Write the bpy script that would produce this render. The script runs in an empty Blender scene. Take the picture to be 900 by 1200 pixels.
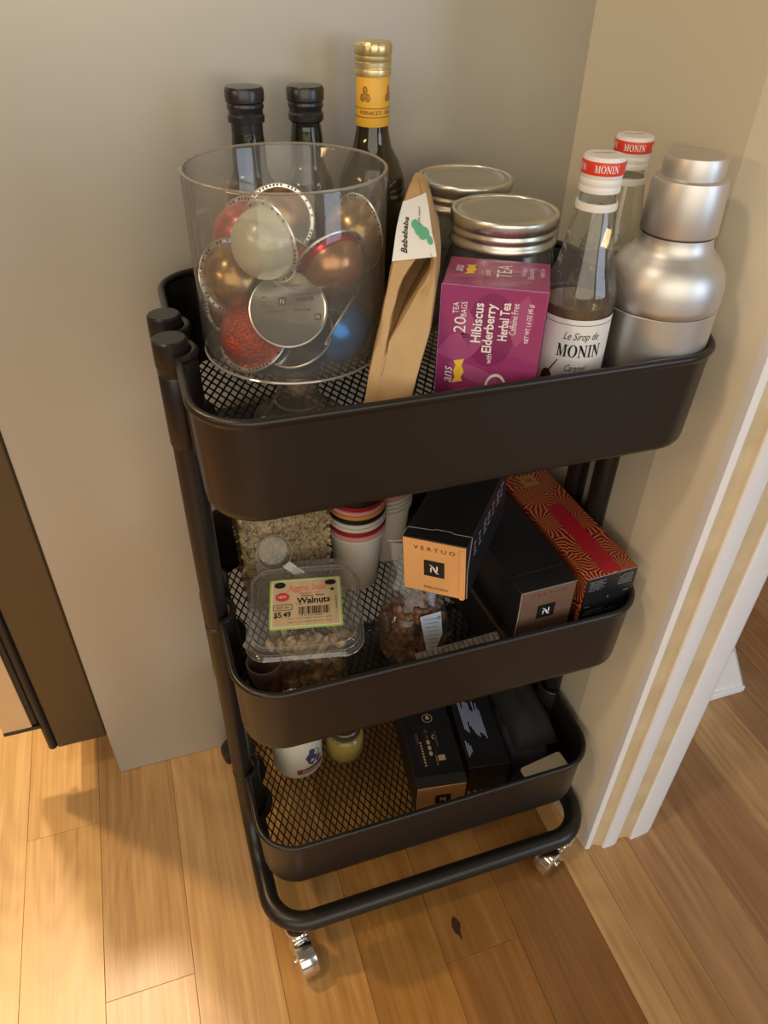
import bpy, math, random
from mathutils import Vector, Matrix, Euler
C = bpy.context.scene.collection
PI = math.pi
random.seed(7)
R_ = math.radians

# ------------------------------------------------------------------ camera, world, lights, exposure
cam_d = bpy.data.cameras.new('camera')
cam = bpy.data.objects.new('camera', cam_d); C.objects.link(cam)
cam_d.sensor_fit = 'HORIZONTAL'; cam_d.sensor_width = 36.0
cam_d.lens = 864.45 * 36.0 / 900.0
cam_d.clip_start = 0.02
right = Vector((0.9493, -0.3137, 0.0200)); up = Vector((0.1786, 0.5908, 0.7868)); fwd = Vector((0.2586, 0.7434, -0.6168))
cam.matrix_world = Matrix(((right.x, up.x, -fwd.x, -0.22698), (right.y, up.y, -fwd.y, -0.56707), (right.z, up.z, -fwd.z, 1.02205), (0, 0, 0, 1)))
bpy.context.scene.camera = cam

w = bpy.data.worlds.new('world'); bpy.context.scene.world = w; w.use_nodes = True
bg = w.node_tree.nodes['Background']
bg.inputs[0].default_value = (1.0, 0.80, 0.60, 1); bg.inputs[1].default_value = 0.15

def area(name, loc, target, size, power, col, sy=None, spread=None):
    d = bpy.data.lights.new(name, 'AREA'); d.energy = power; d.color = col; d.size = size
    d.shape = 'DISK'
    if sy: d.shape = 'RECTANGLE'; d.size_y = sy
    if spread: d.spread = spread
    o = bpy.data.objects.new(name, d); C.objects.link(o); o.location = loc
    o.rotation_euler = (Vector(target) - Vector(loc)).to_track_quat('-Z', 'Y').to_euler()
    return o
LAMPS = [('ceiling_lamp_kitchen', (-0.72, 0.76, 2.42), (-0.72, 0.76, 0), 0.12, 32, (1.0, 0.82, 0.56), None),
         ('ceiling_lamp_far', (-1.25, 0.85, 2.42), (-1.25, 0.85, 0), 0.12, 30, (1.0, 0.66, 0.30), None),
         ('left_upper_fill', (-0.95, -0.42, 2.05), (-0.95, -0.42, 0), 0.16, 7.5, (1.0, 0.82, 0.60), None),  # added fill, lifts the upper walls more than the floor
         ('left_warm_fill', (-1.45, -0.55, 1.30), (-0.2, -0.1, 0.65), 0.5, 3.2, (1.0, 0.64, 0.30), 0.08),  # added warm fill for vertical faces and tray corners
         ('ceiling_lamp_behind', (-0.3, -1.9, 2.42), (-0.3, -1.9, 0), 0.16, 1.5, (1.0, 0.80, 0.56), None),
         ('camera_side_fill', (-0.9, -3.4, 1.9), (-0.1, 0.1, 1.5), 4.2, 76, (1.0, 0.91, 0.73), 2.4),  # added unseen soft fill behind the camera, for the upper walls
         ('hall_lamp', (1.3, -0.9, 2.42), (1.3, -0.9, 0), 0.16, 1.0, (1.0, 0.85, 0.65), None),
         ('hall_cool_fill', (1.7, -2.3, 1.25), (0.3, -0.1, 0.7), 1.0, 20, (0.66, 0.80, 1.0), 1.3)]  # added unseen cool fill, stands in for hall daylight on the casing
for a_ in LAMPS: area(*a_[:6], sy=a_[6])

vs = bpy.context.scene.view_settings
vs.view_transform = 'Standard'; vs.look = 'None'; vs.gamma = 1.0; vs.exposure = 0.0
vs.use_curve_mapping = False

# ------------------------------------------------------------------ materials
def mat(name, col=(0.5, 0.5, 0.5), rough=0.5, metal=0.0, coat=0.0, bump=None, spec=0.5, sub=None):
    m = bpy.data.materials.new(name); m.use_nodes = True
    nt = m.node_tree; b = nt.nodes['Principled BSDF']
    b.inputs['Base Color'].default_value = (*col, 1); b.inputs['Roughness'].default_value = rough
    b.inputs['Metallic'].default_value = metal; b.inputs['Coat Weight'].default_value = coat
    b.inputs['Specular IOR Level'].default_value = spec
    if bump:
        sc, st, dist = bump
        tc = nt.nodes.new('ShaderNodeTexCoord'); n = nt.nodes.new('ShaderNodeTexNoise'); bp = nt.nodes.new('ShaderNodeBump')
        n.inputs['Scale'].default_value = sc; n.inputs['Detail'].default_value = 4
        bp.inputs['Strength'].default_value = st; bp.inputs['Distance'].default_value = dist
        nt.links.new(tc.outputs['Object'], n.inputs['Vector']); nt.links.new(n.outputs['Fac'], bp.inputs['Height'])
        nt.links.new(bp.outputs['Normal'], b.inputs['Normal'])
    return m
def noise_col(m, c1, c2, scale=8, stretch=(1, 1, 1), lo=.35, hi=.65, detail=4):
    nt = m.node_tree; b = nt.nodes['Principled BSDF']
    tc = nt.nodes.new('ShaderNodeTexCoord'); mp = nt.nodes.new('ShaderNodeMapping'); n = nt.nodes.new('ShaderNodeTexNoise'); r = nt.nodes.new('ShaderNodeValToRGB')
    mp.inputs['Scale'].default_value = stretch; n.inputs['Scale'].default_value = scale; n.inputs['Detail'].default_value = detail
    r.color_ramp.elements[0].position = lo; r.color_ramp.elements[0].color = (*c1, 1)
    r.color_ramp.elements[1].position = hi; r.color_ramp.elements[1].color = (*c2, 1)
    L = nt.links.new
    L(tc.outputs['Object'], mp.inputs['Vector']); L(mp.outputs[0], n.inputs['Vector']); L(n.outputs['Fac'], r.inputs['Fac']); L(r.outputs['Color'], b.inputs['Base Color'])
    return m
def thin(name, tint=(0.96, 0.96, 0.95), edge=(0.6, 0.6, 0.58), rough=0.03, haze=0.03, hazecol=(0.8, 0.8, 0.8), refl=1.0):
    """clear wall: straight-through light tinted by the glass, Fresnel reflection, a little haze"""
    m = bpy.data.materials.new(name); m.use_nodes = True; nt = m.node_tree; nt.nodes.clear(); N = nt.nodes.new; L = nt.links.new
    out = N('ShaderNodeOutputMaterial'); tr = N('ShaderNodeBsdfTransparent'); gl = N('ShaderNodeBsdfGlossy'); df = N('ShaderNodeBsdfDiffuse')
    lw = N('ShaderNodeLayerWeight'); lw.inputs['Blend'].default_value = 0.35
    mc = N('ShaderNodeMix'); mc.data_type = 'RGBA'
    mc.inputs[6].default_value = (*tint, 1); mc.inputs[7].default_value = (*edge, 1)
    pw = N('ShaderNodeMath'); pw.operation = 'POWER'; pw.inputs[1].default_value = 3.0
    L(lw.outputs['Facing'], pw.inputs[0]); L(pw.outputs[0], mc.inputs[0]); L(mc.outputs[2], tr.inputs['Color'])
    l2 = N('ShaderNodeLayerWeight'); l2.inputs['Blend'].default_value = 0.5
    p5 = N('ShaderNodeMath'); p5.operation = 'POWER'; p5.inputs[1].default_value = 5.0; L(l2.outputs['Facing'], p5.inputs[0])
    mu = N('ShaderNodeMath'); mu.operation = 'MULTIPLY_ADD'; mu.inputs[1].default_value = 0.75; mu.inputs[2].default_value = 0.045 * refl; mu.use_clamp = True
    L(p5.outputs[0], mu.inputs[0])
    gl.inputs['Roughness'].default_value = rough; df.inputs['Color'].default_value = (*hazecol, 1)
    m1 = N('ShaderNodeMixShader'); m1.inputs[0].default_value = haze
    L(tr.outputs[0], m1.inputs[1]); L(df.outputs[0], m1.inputs[2])
    m2 = N('ShaderNodeMixShader'); L(mu.outputs[0], m2.inputs[0]); L(m1.outputs[0], m2.inputs[1]); L(gl.outputs[0], m2.inputs[2])
    L(m2.outputs[0], out.inputs['Surface'])
    return m
def wood_mat():
    m = bpy.data.materials.new('oak_plank'); m.use_nodes = True; nt = m.node_tree; b = nt.nodes['Principled BSDF']; N = nt.nodes.new; L = nt.links.new
    oi = N('ShaderNodeObjectInfo'); geo = N('ShaderNodeTexCoord')
    off = N('ShaderNodeVectorMath'); off.operation = 'MULTIPLY_ADD'
    cmb = N('ShaderNodeCombineXYZ'); L(oi.outputs['Random'], cmb.inputs[0]); L(oi.outputs['Random'], cmb.inputs[1]); L(oi.outputs['Random'], cmb.inputs[2])
    sc = N('ShaderNodeVectorMath'); sc.operation = 'SCALE'; sc.inputs['Scale'].default_value = 37.0; L(cmb.outputs[0], sc.inputs[0])
    ad = N('ShaderNodeVectorMath'); ad.operation = 'ADD'; L(geo.outputs['Object'], ad.inputs[0]); L(sc.outputs[0], ad.inputs[1])
    # low-frequency warp makes the cathedral figure
    mpw = N('ShaderNodeMapping'); mpw.inputs['Scale'].default_value = (7, 1.6, 1); L(ad.outputs[0], mpw.inputs['Vector'])
    nw = N('ShaderNodeTexNoise'); nw.inputs['Scale'].default_value = 1.0; nw.inputs['Detail'].default_value = 1.5; L(mpw.outputs[0], nw.inputs['Vector'])
    rings = N('ShaderNodeMath'); rings.operation = 'MULTIPLY'; rings.inputs[1].default_value = 17.0; L(nw.outputs['Fac'], rings.inputs[0])
    fr = N('ShaderNodeMath'); fr.operation = 'PINGPONG'; fr.inputs[1].default_value = 0.5; L(rings.outputs[0], fr.inputs[0])
    mp = N('ShaderNodeMapping'); mp.inputs['Scale'].default_value = (150, 5, 1); L(ad.outputs[0], mp.inputs['Vector'])
    ng = N('ShaderNodeTexNoise'); ng.inputs['Scale'].default_value = 1.0; ng.inputs['Detail'].default_value = 5; ng.inputs['Roughness'].default_value = .6; L(mp.outputs[0], ng.inputs['Vector'])
    mp2 = N('ShaderNodeMapping'); mp2.inputs['Scale'].default_value = (14, 1.2, 1); L(ad.outputs[0], mp2.inputs['Vector'])
    nb = N('ShaderNodeTexNoise'); nb.inputs['Scale'].default_value = 1.0; nb.inputs['Detail'].default_value = 2; L(mp2.outputs[0], nb.inputs['Vector'])
    s1 = N('ShaderNodeMath'); s1.operation = 'MULTIPLY_ADD'; s1.inputs[1].default_value = 0.24; L(fr.outputs[0], s1.inputs[0]); 
    s0 = N('ShaderNodeMath'); s0.operation = 'MULTIPLY'; s0.inputs[1].default_value = 0.85; L(ng.outputs['Fac'], s0.inputs[0]); L(s0.outputs[0], s1.inputs[2])
    s2 = N('ShaderNodeMath'); s2.operation = 'MULTIPLY_ADD'; s2.inputs[1].default_value = 0.5; L(nb.outputs['Fac'], s2.inputs[0]); L(s1.outputs[0], s2.inputs[2])
    ramp = N('ShaderNodeValToRGB'); e = ramp.color_ramp.elements
    e[0].position = .38; e[0].color = (0.62, 0.52, 0.42, 1); e[1].position = .95; e[1].color = (1.12, 1.10, 1.05, 1)
    L(s2.outputs[0], ramp.inputs['Fac'])
    mx = N('ShaderNodeMix'); mx.data_type = 'RGBA'; mx.blend_type = 'MULTIPLY'; mx.inputs[0].default_value = 1
    L(oi.outputs['Color'], mx.inputs[6]); L(ramp.outputs['Color'], mx.inputs[7]); L(mx.outputs[2], b.inputs['Base Color'])
    rr = N('ShaderNodeMapRange'); rr.inputs['To Min'].default_value = .24; rr.inputs['To Max'].default_value = .42; L(ng.outputs['Fac'], rr.inputs['Value']); L(rr.outputs[0], b.inputs['Roughness'])
    bp = N('ShaderNodeBump'); bp.inputs['Strength'].default_value = .35; bp.inputs['Distance'].default_value = .0008
    L(s1.outputs[0], bp.inputs['Height']); L(bp.outputs[0], b.inputs['Normal'])
    return m
def flower_mat():
    """flat print: gold swirling flowers on deep red"""
    m = bpy.data.materials.new('red_gold_flower_print'); m.use_nodes = True; nt = m.node_tree; b = nt.nodes['Principled BSDF']; N = nt.nodes.new; L = nt.links.new
    def math_(op, a, bb=None, c=None):
        n = N('ShaderNodeMath'); n.operation = op
        for i, x in enumerate((a, bb, c)):
            if x is None: continue
            if isinstance(x, (int, float)): n.inputs[i].default_value = x
            else: L(x, n.inputs[i])
        return n.outputs[0]
    tc = N('ShaderNodeTexCoord'); mp = N('ShaderNodeMapping'); L(tc.outputs['Object'], mp.inputs['Vector'])
    mp.inputs['Rotation'].default_value = (0, 0, 0.3)
    # fold the side faces into the same plane: use (x+z, y)
    sx = N('ShaderNodeSeparateXYZ'); L(mp.outputs[0], sx.inputs[0])
    cx = N('ShaderNodeCombineXYZ'); L(math_('ADD', sx.outputs[0], sx.outputs[2]), cx.inputs[0]); L(sx.outputs[1], cx.inputs[1])
    vo = N('ShaderNodeTexVoronoi'); vo.voronoi_dimensions = '2D'; vo.inputs['Scale'].default_value = 27.0; vo.inputs['Randomness'].default_value = .55
    L(cx.outputs[0], vo.inputs['Vector'])
    s = N('ShaderNodeVectorMath'); s.operation = 'SUBTRACT'; L(cx.outputs[0], s.inputs[0]); L(vo.outputs['Position'], s.inputs[1])
    ss = N('ShaderNodeSeparateXYZ'); L(s.outputs[0], ss.inputs[0])
    ang = math_('ARCTAN2', ss.outputs[1], ss.outputs[0])
    ln = N('ShaderNodeVectorMath'); ln.operation = 'LENGTH'; L(s.outputs[0], ln.inputs[0])
    ph = math_('ADD', math_('MULTIPLY', ang, 24.0), math_('MULTIPLY', ln.outputs['Value'], 430.0))
    st = math_('SINE', ph)
    g = math_('GREATER_THAN', st, 0.22)
    core = math_('LESS_THAN', ln.outputs['Value'], 0.0012)
    g = math_('MULTIPLY', g, math_('SUBTRACT', 1.0, core))
    mx = N('ShaderNodeMix'); mx.data_type = 'RGBA'; mx.inputs[6].default_value = (0.16, 0.005, 0.011, 1); mx.inputs[7].default_value = (0.56, 0.18, 0.055, 1)
    L(g, mx.inputs[0]); L(mx.outputs[2], b.inputs['Base Color']); b.inputs['Roughness'].default_value = .38
    return m

M = {}
M['oak'] = wood_mat()
M['cart'] = mat('charcoal_powder_coat', (0.0125, 0.0105, 0.0098), .34, 0, bump=(900, .10, .0003), spec=.45)
M['dark'] = mat('black_plastic', (0.012, 0.012, 0.012), .35)
M['chrome'] = mat('chrome', (0.75, 0.74, 0.72), .15, 1)
M['rubber'] = mat('black_rubber', (0.02, 0.02, 0.02), .55)
M['fridge'] = noise_col(mat('beige_grey_steel_side', (0.46, 0.44, 0.40), .34, .35, bump=(60, .03, .001)), (0.475, 0.452, 0.405), (0.44, 0.415, 0.37), 3, (1, 1, .6))
M['door'] = mat('dark_stainless_edge', (0.12, 0.098, 0.065), .36, .7)
M['tan'] = noise_col(mat('tan_panel', (0.62, 0.42, 0.22), .45), (0.66, 0.44, 0.23), (0.58, 0.38, 0.19), 14)
M['wall'] = mat('beige_wall_paint', (0.74, 0.67, 0.53), .6, bump=(240, .10, .0008))
M['wall_lit'] = mat('beige_wall_paint_lit', (0.78, 0.71, 0.57), .6, bump=(240, .10, .0008))  # same wall paint, lighter: the light on this face is in the colour
M['white'] = mat('white_trim_paint', (0.80, 0.815, 0.87), .38, bump=(90, .12, .0012))
M['tancove'] = noise_col(mat('tan_cove', (0.60, 0.49, 0.32), .5, bump=(120, .15, .001)), (0.64, 0.53, 0.35), (0.55, 0.44, 0.28), 20)  # varied tan for the recessed coves
M['black_glass'] = mat('dark_olive_glass', (0.012, 0.012, 0.007), .08, 0, coat=.3)
M['olive'] = mat('olive_bottle_glass', (0.022, 0.018, 0.006), .07, 0, coat=.3)
M['blackcap'] = mat('black_shrink_cap', (0.016, 0.016, 0.018), .28, bump=(80, .25, .0012))
M['goldcap'] = mat('pale_gold_cap', (0.72, 0.60, 0.33), .36, .85)
M['yellow'] = mat('yellow_neck_label', (0.80, 0.44, 0.045), .45)
M['brownink'] = mat('brown_ink', (0.16, 0.07, 0.01), .5)
M['kraft'] = noise_col(mat('kraft_paper', (0.50, 0.32, 0.15), .62, bump=(55, .5, .003)), (0.53, 0.345, 0.165), (0.46, 0.29, 0.13), 26)
M['kraft_in'] = mat('kraft_fold_shade_side', (0.30, 0.17, 0.07), .7)
M['paper'] = mat('white_label_paper', (0.80, 0.79, 0.76), .5)
M['ink'] = mat('black_ink', (0.012, 0.010, 0.012), .45)
M['greenink'] = mat('green_ink', (0.12, 0.42, 0.27), .5)
M['lid'] = mat('silver_jar_lid', (0.66, 0.64, 0.58), .30, .95)
M['lidtop'] = mat('silver_jar_disc', (0.58, 0.56, 0.50), .38, .95, bump=(30, .05, .001))
M['glass'] = thin('clear_jar_glass', (0.93, 0.94, 0.92), (0.45, 0.46, 0.43), .03, .03)
M['acrylic'] = thin('clear_acrylic', (0.93, 0.93, 0.92), (0.52, 0.51, 0.49), .05, .055, (0.75, 0.74, 0.72))
M['syrupglass'] = thin('clear_bottle_glass', (0.90, 0.91, 0.87), (0.16, 0.16, 0.12), .03, .04, refl=1.6)
M['clam'] = thin('clear_tub_plastic', (0.94, 0.94, 0.93), (0.62, 0.62, 0.60), .10, .10, (0.62, 0.60, 0.56), refl=1.6)
M['bagplastic'] = thin('clear_bag_plastic', (0.92, 0.91, 0.90), (0.55, 0.52, 0.5), .14, .05, (0.6, 0.57, 0.54), refl=.9)
M['syrup'] = mat('brown_syrup', (0.10, 0.045, 0.016), .1)
M['purple'] = mat('magenta_carton', (0.31, 0.040, 0.155), .30, coat=.25)
M['purple2'] = mat('magenta_leaf_print', (0.38, 0.078, 0.21), .30, coat=.25)
M['purple3'] = mat('dark_magenta_print', (0.23, 0.026, 0.115), .32, coat=.2)
M['lilac'] = mat('lilac_carton_side', (0.48, 0.16, 0.42), .35)
M['wink'] = mat('white_ink', (0.86, 0.80, 0.82), .5)
M['gold_ink'] = mat('yellow_ribbon_ink', (0.85, 0.55, 0.05), .5)
M['capwhite'] = mat('white_screw_cap', (0.80, 0.79, 0.77), .35)
M['red'] = mat('red_cap_band', (0.72, 0.045, 0.020), .4)
M['caramel'] = mat('caramel_print', (0.28, 0.09, 0.022), .5)
M['darkcar'] = mat('dark_caramel_print', (0.09, 0.02, 0.010), .5)
M['alu'] = mat('brushed_silver_aluminium', (0.66, 0.64, 0.62), .44, .95, bump=(260, .05, .0004))
M['groove'] = mat('dark_seam', (0.10, 0.09, 0.08), .5, .5)
M['podrim'] = mat('pod_aluminium_rim', (0.78, 0.76, 0.72), .30, .85)
M['foil'] = mat('silver_foil', (0.68, 0.66, 0.62), .22, .95)
M['carton'] = mat('black_carton', (0.012, 0.012, 0.015), .38)
M['orange'] = mat('orange_card', (0.78, 0.40, 0.155), .55)
M['bronzecard'] = mat('brown_card', (0.17, 0.10, 0.07), .42)
M['brownemb'] = mat('brown_emboss', (0.085, 0.05, 0.035), .42)
M['flower'] = flower_mat()
M['redcard'] = mat('crimson_card', (0.42, 0.012, 0.028), .4)
M['goldprint'] = mat('dull_gold_print', (0.36, 0.22, 0.05), .4)
M['edge'] = mat('worn_card_edge', (0.42, 0.38, 0.34), .7)
M['greyink'] = mat('grey_ink', (0.34, 0.35, 0.38), .5)
M['blueink'] = mat('grey_blue_ink', (0.27, 0.31, 0.46), .5)
M['tanink'] = mat('tan_ink', (0.42, 0.30, 0.16), .5)
M['oats'] = noise_col(mat('rolled_oats', (0.55, 0.40, 0.20), .6), (0.60, 0.45, 0.24), (0.38, 0.26, 0.11), 60)
M['walnut'] = noise_col(mat('walnut_meat', (0.33, 0.20, 0.10), .6, bump=(180, .7, .003)), (0.55, 0.42, 0.27), (0.26, 0.15, 0.07), 90)
M['date'] = noise_col(mat('brown_nut_skin', (0.22, 0.09, 0.045), .4, bump=(200, .5, .002)), (0.25, 0.13, 0.075), (0.11, 0.05, 0.028), 60)
M['cup'] = mat('white_paper_cup', (0.66, 0.61, 0.54), .5)
M['cupblack'] = mat('black_cup_print', (0.010, 0.010, 0.010), .4)
M['cupred'] = mat('dark_red_cup_print', (0.30, 0.012, 0.022), .4)
M['cuppink'] = mat('pink_cup_print', (0.68, 0.30, 0.30), .45)
M['cuporange'] = mat('orange_cup_print', (0.60, 0.27, 0.06), .45)
M['green'] = mat('lime_label_border', (0.42, 0.62, 0.12), .45)
M['kraftlabel'] = noise_col(mat('kraft_label', (0.56, 0.40, 0.21), .5), (0.66, 0.50, 0.30), (0.58, 0.43, 0.25), 200, (1, .1, 1))
M['salmon'] = mat('salmon_ink', (0.75, 0.22, 0.16), .5)
M['redink'] = mat('red_ink', (0.62, 0.05, 0.04), .5)
M['lilacglass'] = thin('brown_tinted_plastic', (0.60, 0.50, 0.49), (0.25, 0.20, 0.19), .1, .25, (0.28, 0.18, 0.16))
M['can'] = mat('cream_can_print', (0.62, 0.58, 0.46), .4, .1)
M['navy'] = mat('navy_can_print', (0.05, 0.06, 0.13), .4)
M['maroon'] = mat('maroon_can_print', (0.22, 0.04, 0.035), .4)
M['yellowliq'] = mat('yellow_jar_contents', (0.42, 0.30, 0.045), .35)
M['cloth'] = mat('black_cloth', (0.018, 0.018, 0.019), .95, bump=(300, .5, .001))
M['navycloth'] = mat('dark_blue_cloth', (0.028, 0.030, 0.050), .85, bump=(300, .3, .001))
M['silvertape'] = noise_col(mat('grey_blister_plastic', (0.40, 0.36, 0.32), .3, .2), (0.26, 0.235, 0.21), (0.14, 0.12, 0.10), 120)

# ------------------------------------------------------------------ mesh helpers
class B:
    def __init__(s): s.v = []; s.f = []
    def add(s, vs, fs):
        k = len(s.v); s.v += [tuple(x) for x in vs]; s.f += [tuple(i + k for i in f) for f in fs]; return s
    def box(s, x0, x1, y0, y1, z0, z1, m=None):
        vs = [Vector(p) for p in ((x0, y0, z0), (x1, y0, z0), (x1, y1, z0), (x0, y1, z0), (x0, y0, z1), (x1, y0, z1), (x1, y1, z1), (x0, y1, z1))]
        if m: vs = [m @ p for p in vs]
        return s.add(vs, [(3, 2, 1, 0), (4, 5, 6, 7), (0, 1, 5, 4), (1, 2, 6, 5), (2, 3, 7, 6), (3, 0, 4, 7)])
    def bar(s, a, b, wd, ht):
        a = Vector(a); b = Vector(b); d = (b - a).normalized(); n = Vector((-d.y, d.x, 0)).normalized() * wd / 2; h = Vector((0, 0, ht / 2))
        vs = [a - n - h, b - n - h, b + n - h, a + n - h, a - n + h, b - n + h, b + n + h, a + n + h]
        return s.add(vs, [(3, 2, 1, 0), (4, 5, 6, 7), (0, 1, 5, 4), (1, 2, 6, 5), (2, 3, 7, 6), (3, 0, 4, 7)])
    def lathe(s, prof, seg=48, m=None, a0=0.0, a1=2 * PI, fn=None):
        full = abs(a1 - a0 - 2 * PI) < 1e-6; n = seg if full else seg + 1; vs = []; k = len(prof)
        for i in range(n):
            a = a0 + (a1 - a0) * i / seg
            for (r, z) in prof:
                rr = fn(r, z, a) if fn else r
                p = Vector((rr * math.cos(a), rr * math.sin(a), z)); vs.append(m @ p if m else p)
        fs = []
        for i in range(seg):
            j = (i + 1) % n
            for q in range(k - 1):
                fs.append((i * k + q, j * k + q, j * k + q + 1, i * k + q + 1))
        return s.add(vs, fs)
    def loft(s, rings, cap0=True, cap1=True, closed=False):
        n = len(rings[0]); vs = [p for r in rings for p in r]; fs = []; m = len(rings)
        for i in range(m if closed else m - 1):
            j = (i + 1) % m
            for q in range(n):
                t = (q + 1) % n; fs.append((i * n + q, i * n + t, j * n + t, j * n + q))
        if not closed:
            if cap0: fs.append(tuple(range(n - 1, -1, -1)))
            if cap1: fs.append(tuple((m - 1) * n + q for q in range(n)))
        return s.add(vs, fs)
    def tube(s, path, r, seg=16, caps=True):
        path = [Vector(p) for p in path]; rings = []; prev = None
        for i, p in enumerate(path):
            d = (path[min(i + 1, len(path) - 1)] - path[max(i - 1, 0)]).normalized()
            if prev is None:
                u = d.orthogonal().normalized()
            else:
                u = (prev - d * prev.dot(d)).normalized()
            prev = u; wv = d.cross(u); rad = r[i] if isinstance(r, (list, tuple)) else r
            rings.append([p + rad * (math.cos(2 * PI * q / seg) * u + math.sin(2 * PI * q / seg) * wv) for q in range(seg)])
        return s.loft(rings, caps, caps)
    def patch(s, fm, u0, u1, v0, v1, nu=1, nv=1, off=.0002):
        vs = [fm(u0 + (u1 - u0) * i / nu, v0 + (v1 - v0) * j / nv, off) for j in range(nv + 1) for i in range(nu + 1)]
        fs = [(j * (nu + 1) + i, j * (nu + 1) + i + 1, (j + 1) * (nu + 1) + i + 1, (j + 1) * (nu + 1) + i) for j in range(nv) for i in range(nu)]
        return s.add(vs, fs)
    def poly(s, fm, pts, off=.0002):
        return s.add([fm(u, v, off) for u, v in pts], [tuple(range(len(pts)))])
    def ell(s, fm, u, v, a, b, off=.0002, n=20, rot=0.0, ring=None):
        o = [(a * math.cos(2 * PI * i / n), b * math.sin(2 * PI * i / n)) for i in range(n)]
        rt = [(u + x * math.cos(rot) - y * math.sin(rot), v + x * math.sin(rot) + y * math.cos(rot)) for x, y in o]
        if ring is None: return s.poly(fm, rt, off)
        inn = [(u + (p - u) * ring, v + (q - v) * ring) for p, q in rt]
        vs = [fm(*p, off) for p in rt] + [fm(*p, off) for p in inn]
        return s.add(vs, [(i, (i + 1) % n, n + (i + 1) % n, n + i) for i in range(n)])
    def text(s, fm, st, u, v, wd, ht, rot=0.0, off=.0003, shear=0.0, bold=0.0):
        vs, fs = text_mesh(st, shear, bold); c, sn = math.cos(rot), math.sin(rot)
        s.add([fm(u + x * wd * c - y * ht * sn, v + x * wd * sn + y * ht * c, off) for x, y in vs], fs)
        return s
    def ico(s, c, rx, ry, rz, rot=(0, 0, 0), jit=0.0, sub=0):
        t = (1 + 5 ** .5) / 2; vs = [Vector(p).normalized() for p in ((-1, t, 0), (1, t, 0), (-1, -t, 0), (1, -t, 0), (0, -1, t), (0, 1, t), (0, -1, -t), (0, 1, -t), (t, 0, -1), (t, 0, 1), (-t, 0, -1), (-t, 0, 1))]
        fs = [(0, 11, 5), (0, 5, 1), (0, 1, 7), (0, 7, 10), (0, 10, 11), (1, 5, 9), (5, 11, 4), (11, 10, 2), (10, 7, 6), (7, 1, 8), (3, 9, 4), (3, 4, 2), (3, 2, 6), (3, 6, 8), (3, 8, 9), (4, 9, 5), (2, 4, 11), (6, 2, 10), (8, 6, 7), (9, 8, 1)]
        for _ in range(sub):
            mid = {}; nf = []
            def g(a, b):
                k = (min(a, b), max(a, b))
                if k not in mid: vs.append(((vs[a] + vs[b]) / 2).normalized()); mid[k] = len(vs) - 1
                return mid[k]
            for a, b, cc in fs:
                x, y, z = g(a, b), g(b, cc), g(cc, a); nf += [(a, x, z), (b, y, x), (cc, z, y), (x, y, z)]
            fs = nf
        e = Euler(rot).to_matrix()
        return s.add([Vector(c) + e @ Vector((p.x * rx, p.y * ry, p.z * rz)) * (1 + random.uniform(-jit, jit)) for p in vs], fs)
    def build(s, name, m, parent=None, smooth=True, ang=35, bevel=0, label=None, kind=None):
        me = bpy.data.meshes.new(name); me.from_pydata(s.v, [], s.f); me.update()
        me.materials.append(M[m] if isinstance(m, str) else m)
        if smooth:
            me.polygons.foreach_set('use_smooth', [True] * len(me.polygons)); me.set_sharp_from_angle(angle=R_(ang))
        o = bpy.data.objects.new(name, me); C.objects.link(o)
        if parent: o.parent = parent
        if bevel:
            md = o.modifiers.new('bevel', 'BEVEL'); md.width = bevel; md.segments = 2; md.limit_method = 'ANGLE'; md.angle_limit = R_(40)
        if label: o['label'] = label
        if kind: o['kind'] = kind
        return o
_tc = {}
def text_mesh(st, shear=0.0, bold=0.0):
    """letters normalised to a unit box centred at the origin"""
    k = (st, shear, bold)
    if k in _tc: return _tc[k]
    cu = bpy.data.curves.new('t', 'FONT'); cu.body = st; cu.size = 1; cu.resolution_u = 2; cu.shear = shear; cu.offset = bold
    o = bpy.data.objects.new('t', cu); C.objects.link(o); bpy.context.view_layer.update()
    me = bpy.data.meshes.new_from_object(o.evaluated_get(bpy.context.evaluated_depsgraph_get()))
    vs = [(p.co.x, p.co.y) for p in me.vertices]; fs = [tuple(p.vertices) for p in me.polygons]
    bpy.data.objects.remove(o); bpy.data.curves.remove(cu); bpy.data.meshes.remove(me)
    x0 = min(p[0] for p in vs); x1 = max(p[0] for p in vs); y0 = min(p[1] for p in vs); y1 = max(p[1] for p in vs)
    vs = [((x - (x0 + x1) / 2) / (x1 - x0), (y - (y0 + y1) / 2) / (y1 - y0)) for x, y in vs]
    _tc[k] = (vs, fs); return _tc[k]
SERIF = {  # thick-and-thin roman capitals as polygons in a unit-high box: (width, list of polygons)
    'M': (1.12, [[(0, 0), (.34, 0), (.34, .05), (.22, .07), (.22, .93), (.12, .93), (.12, .07), (0, .05)], [(0, 1), (0, .95), (.12, .93), (.46, .0), (.54, .0), (.60, .16), (.33, 1)], [(.54, 0), (.83, .93), (.80, 1), (.60, .36)], [(.82, .93), (.79, 1), (1.12, 1), (1.12, .95), (1.02, .93), (1.02, .07), (1.12, .05), (1.12, 0), (.70, 0), (.70, .05), (.82, .07)]]),
    'N': (.98, [[(0, 0), (.34, 0), (.34, .05), (.21, .07), (.21, .93), (.12, .93), (.12, .07), (0, .05)], [(0, 1), (0, .95), (.78, -.02), (.88, -.02), (.88, .12), (.28, 1)], [(.66, 1), (.98, 1), (.98, .95), (.88, .93), (.88, .0), (.79, .1), (.79, .93), (.66, .95)]]),
    'I': (.42, [[(0, 0), (.42, 0), (.42, .05), (.31, .07), (.31, .93), (.42, .95), (.42, 1), (0, 1), (0, .95), (.11, .93), (.11, .07), (0, .05)]]),
}
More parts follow.
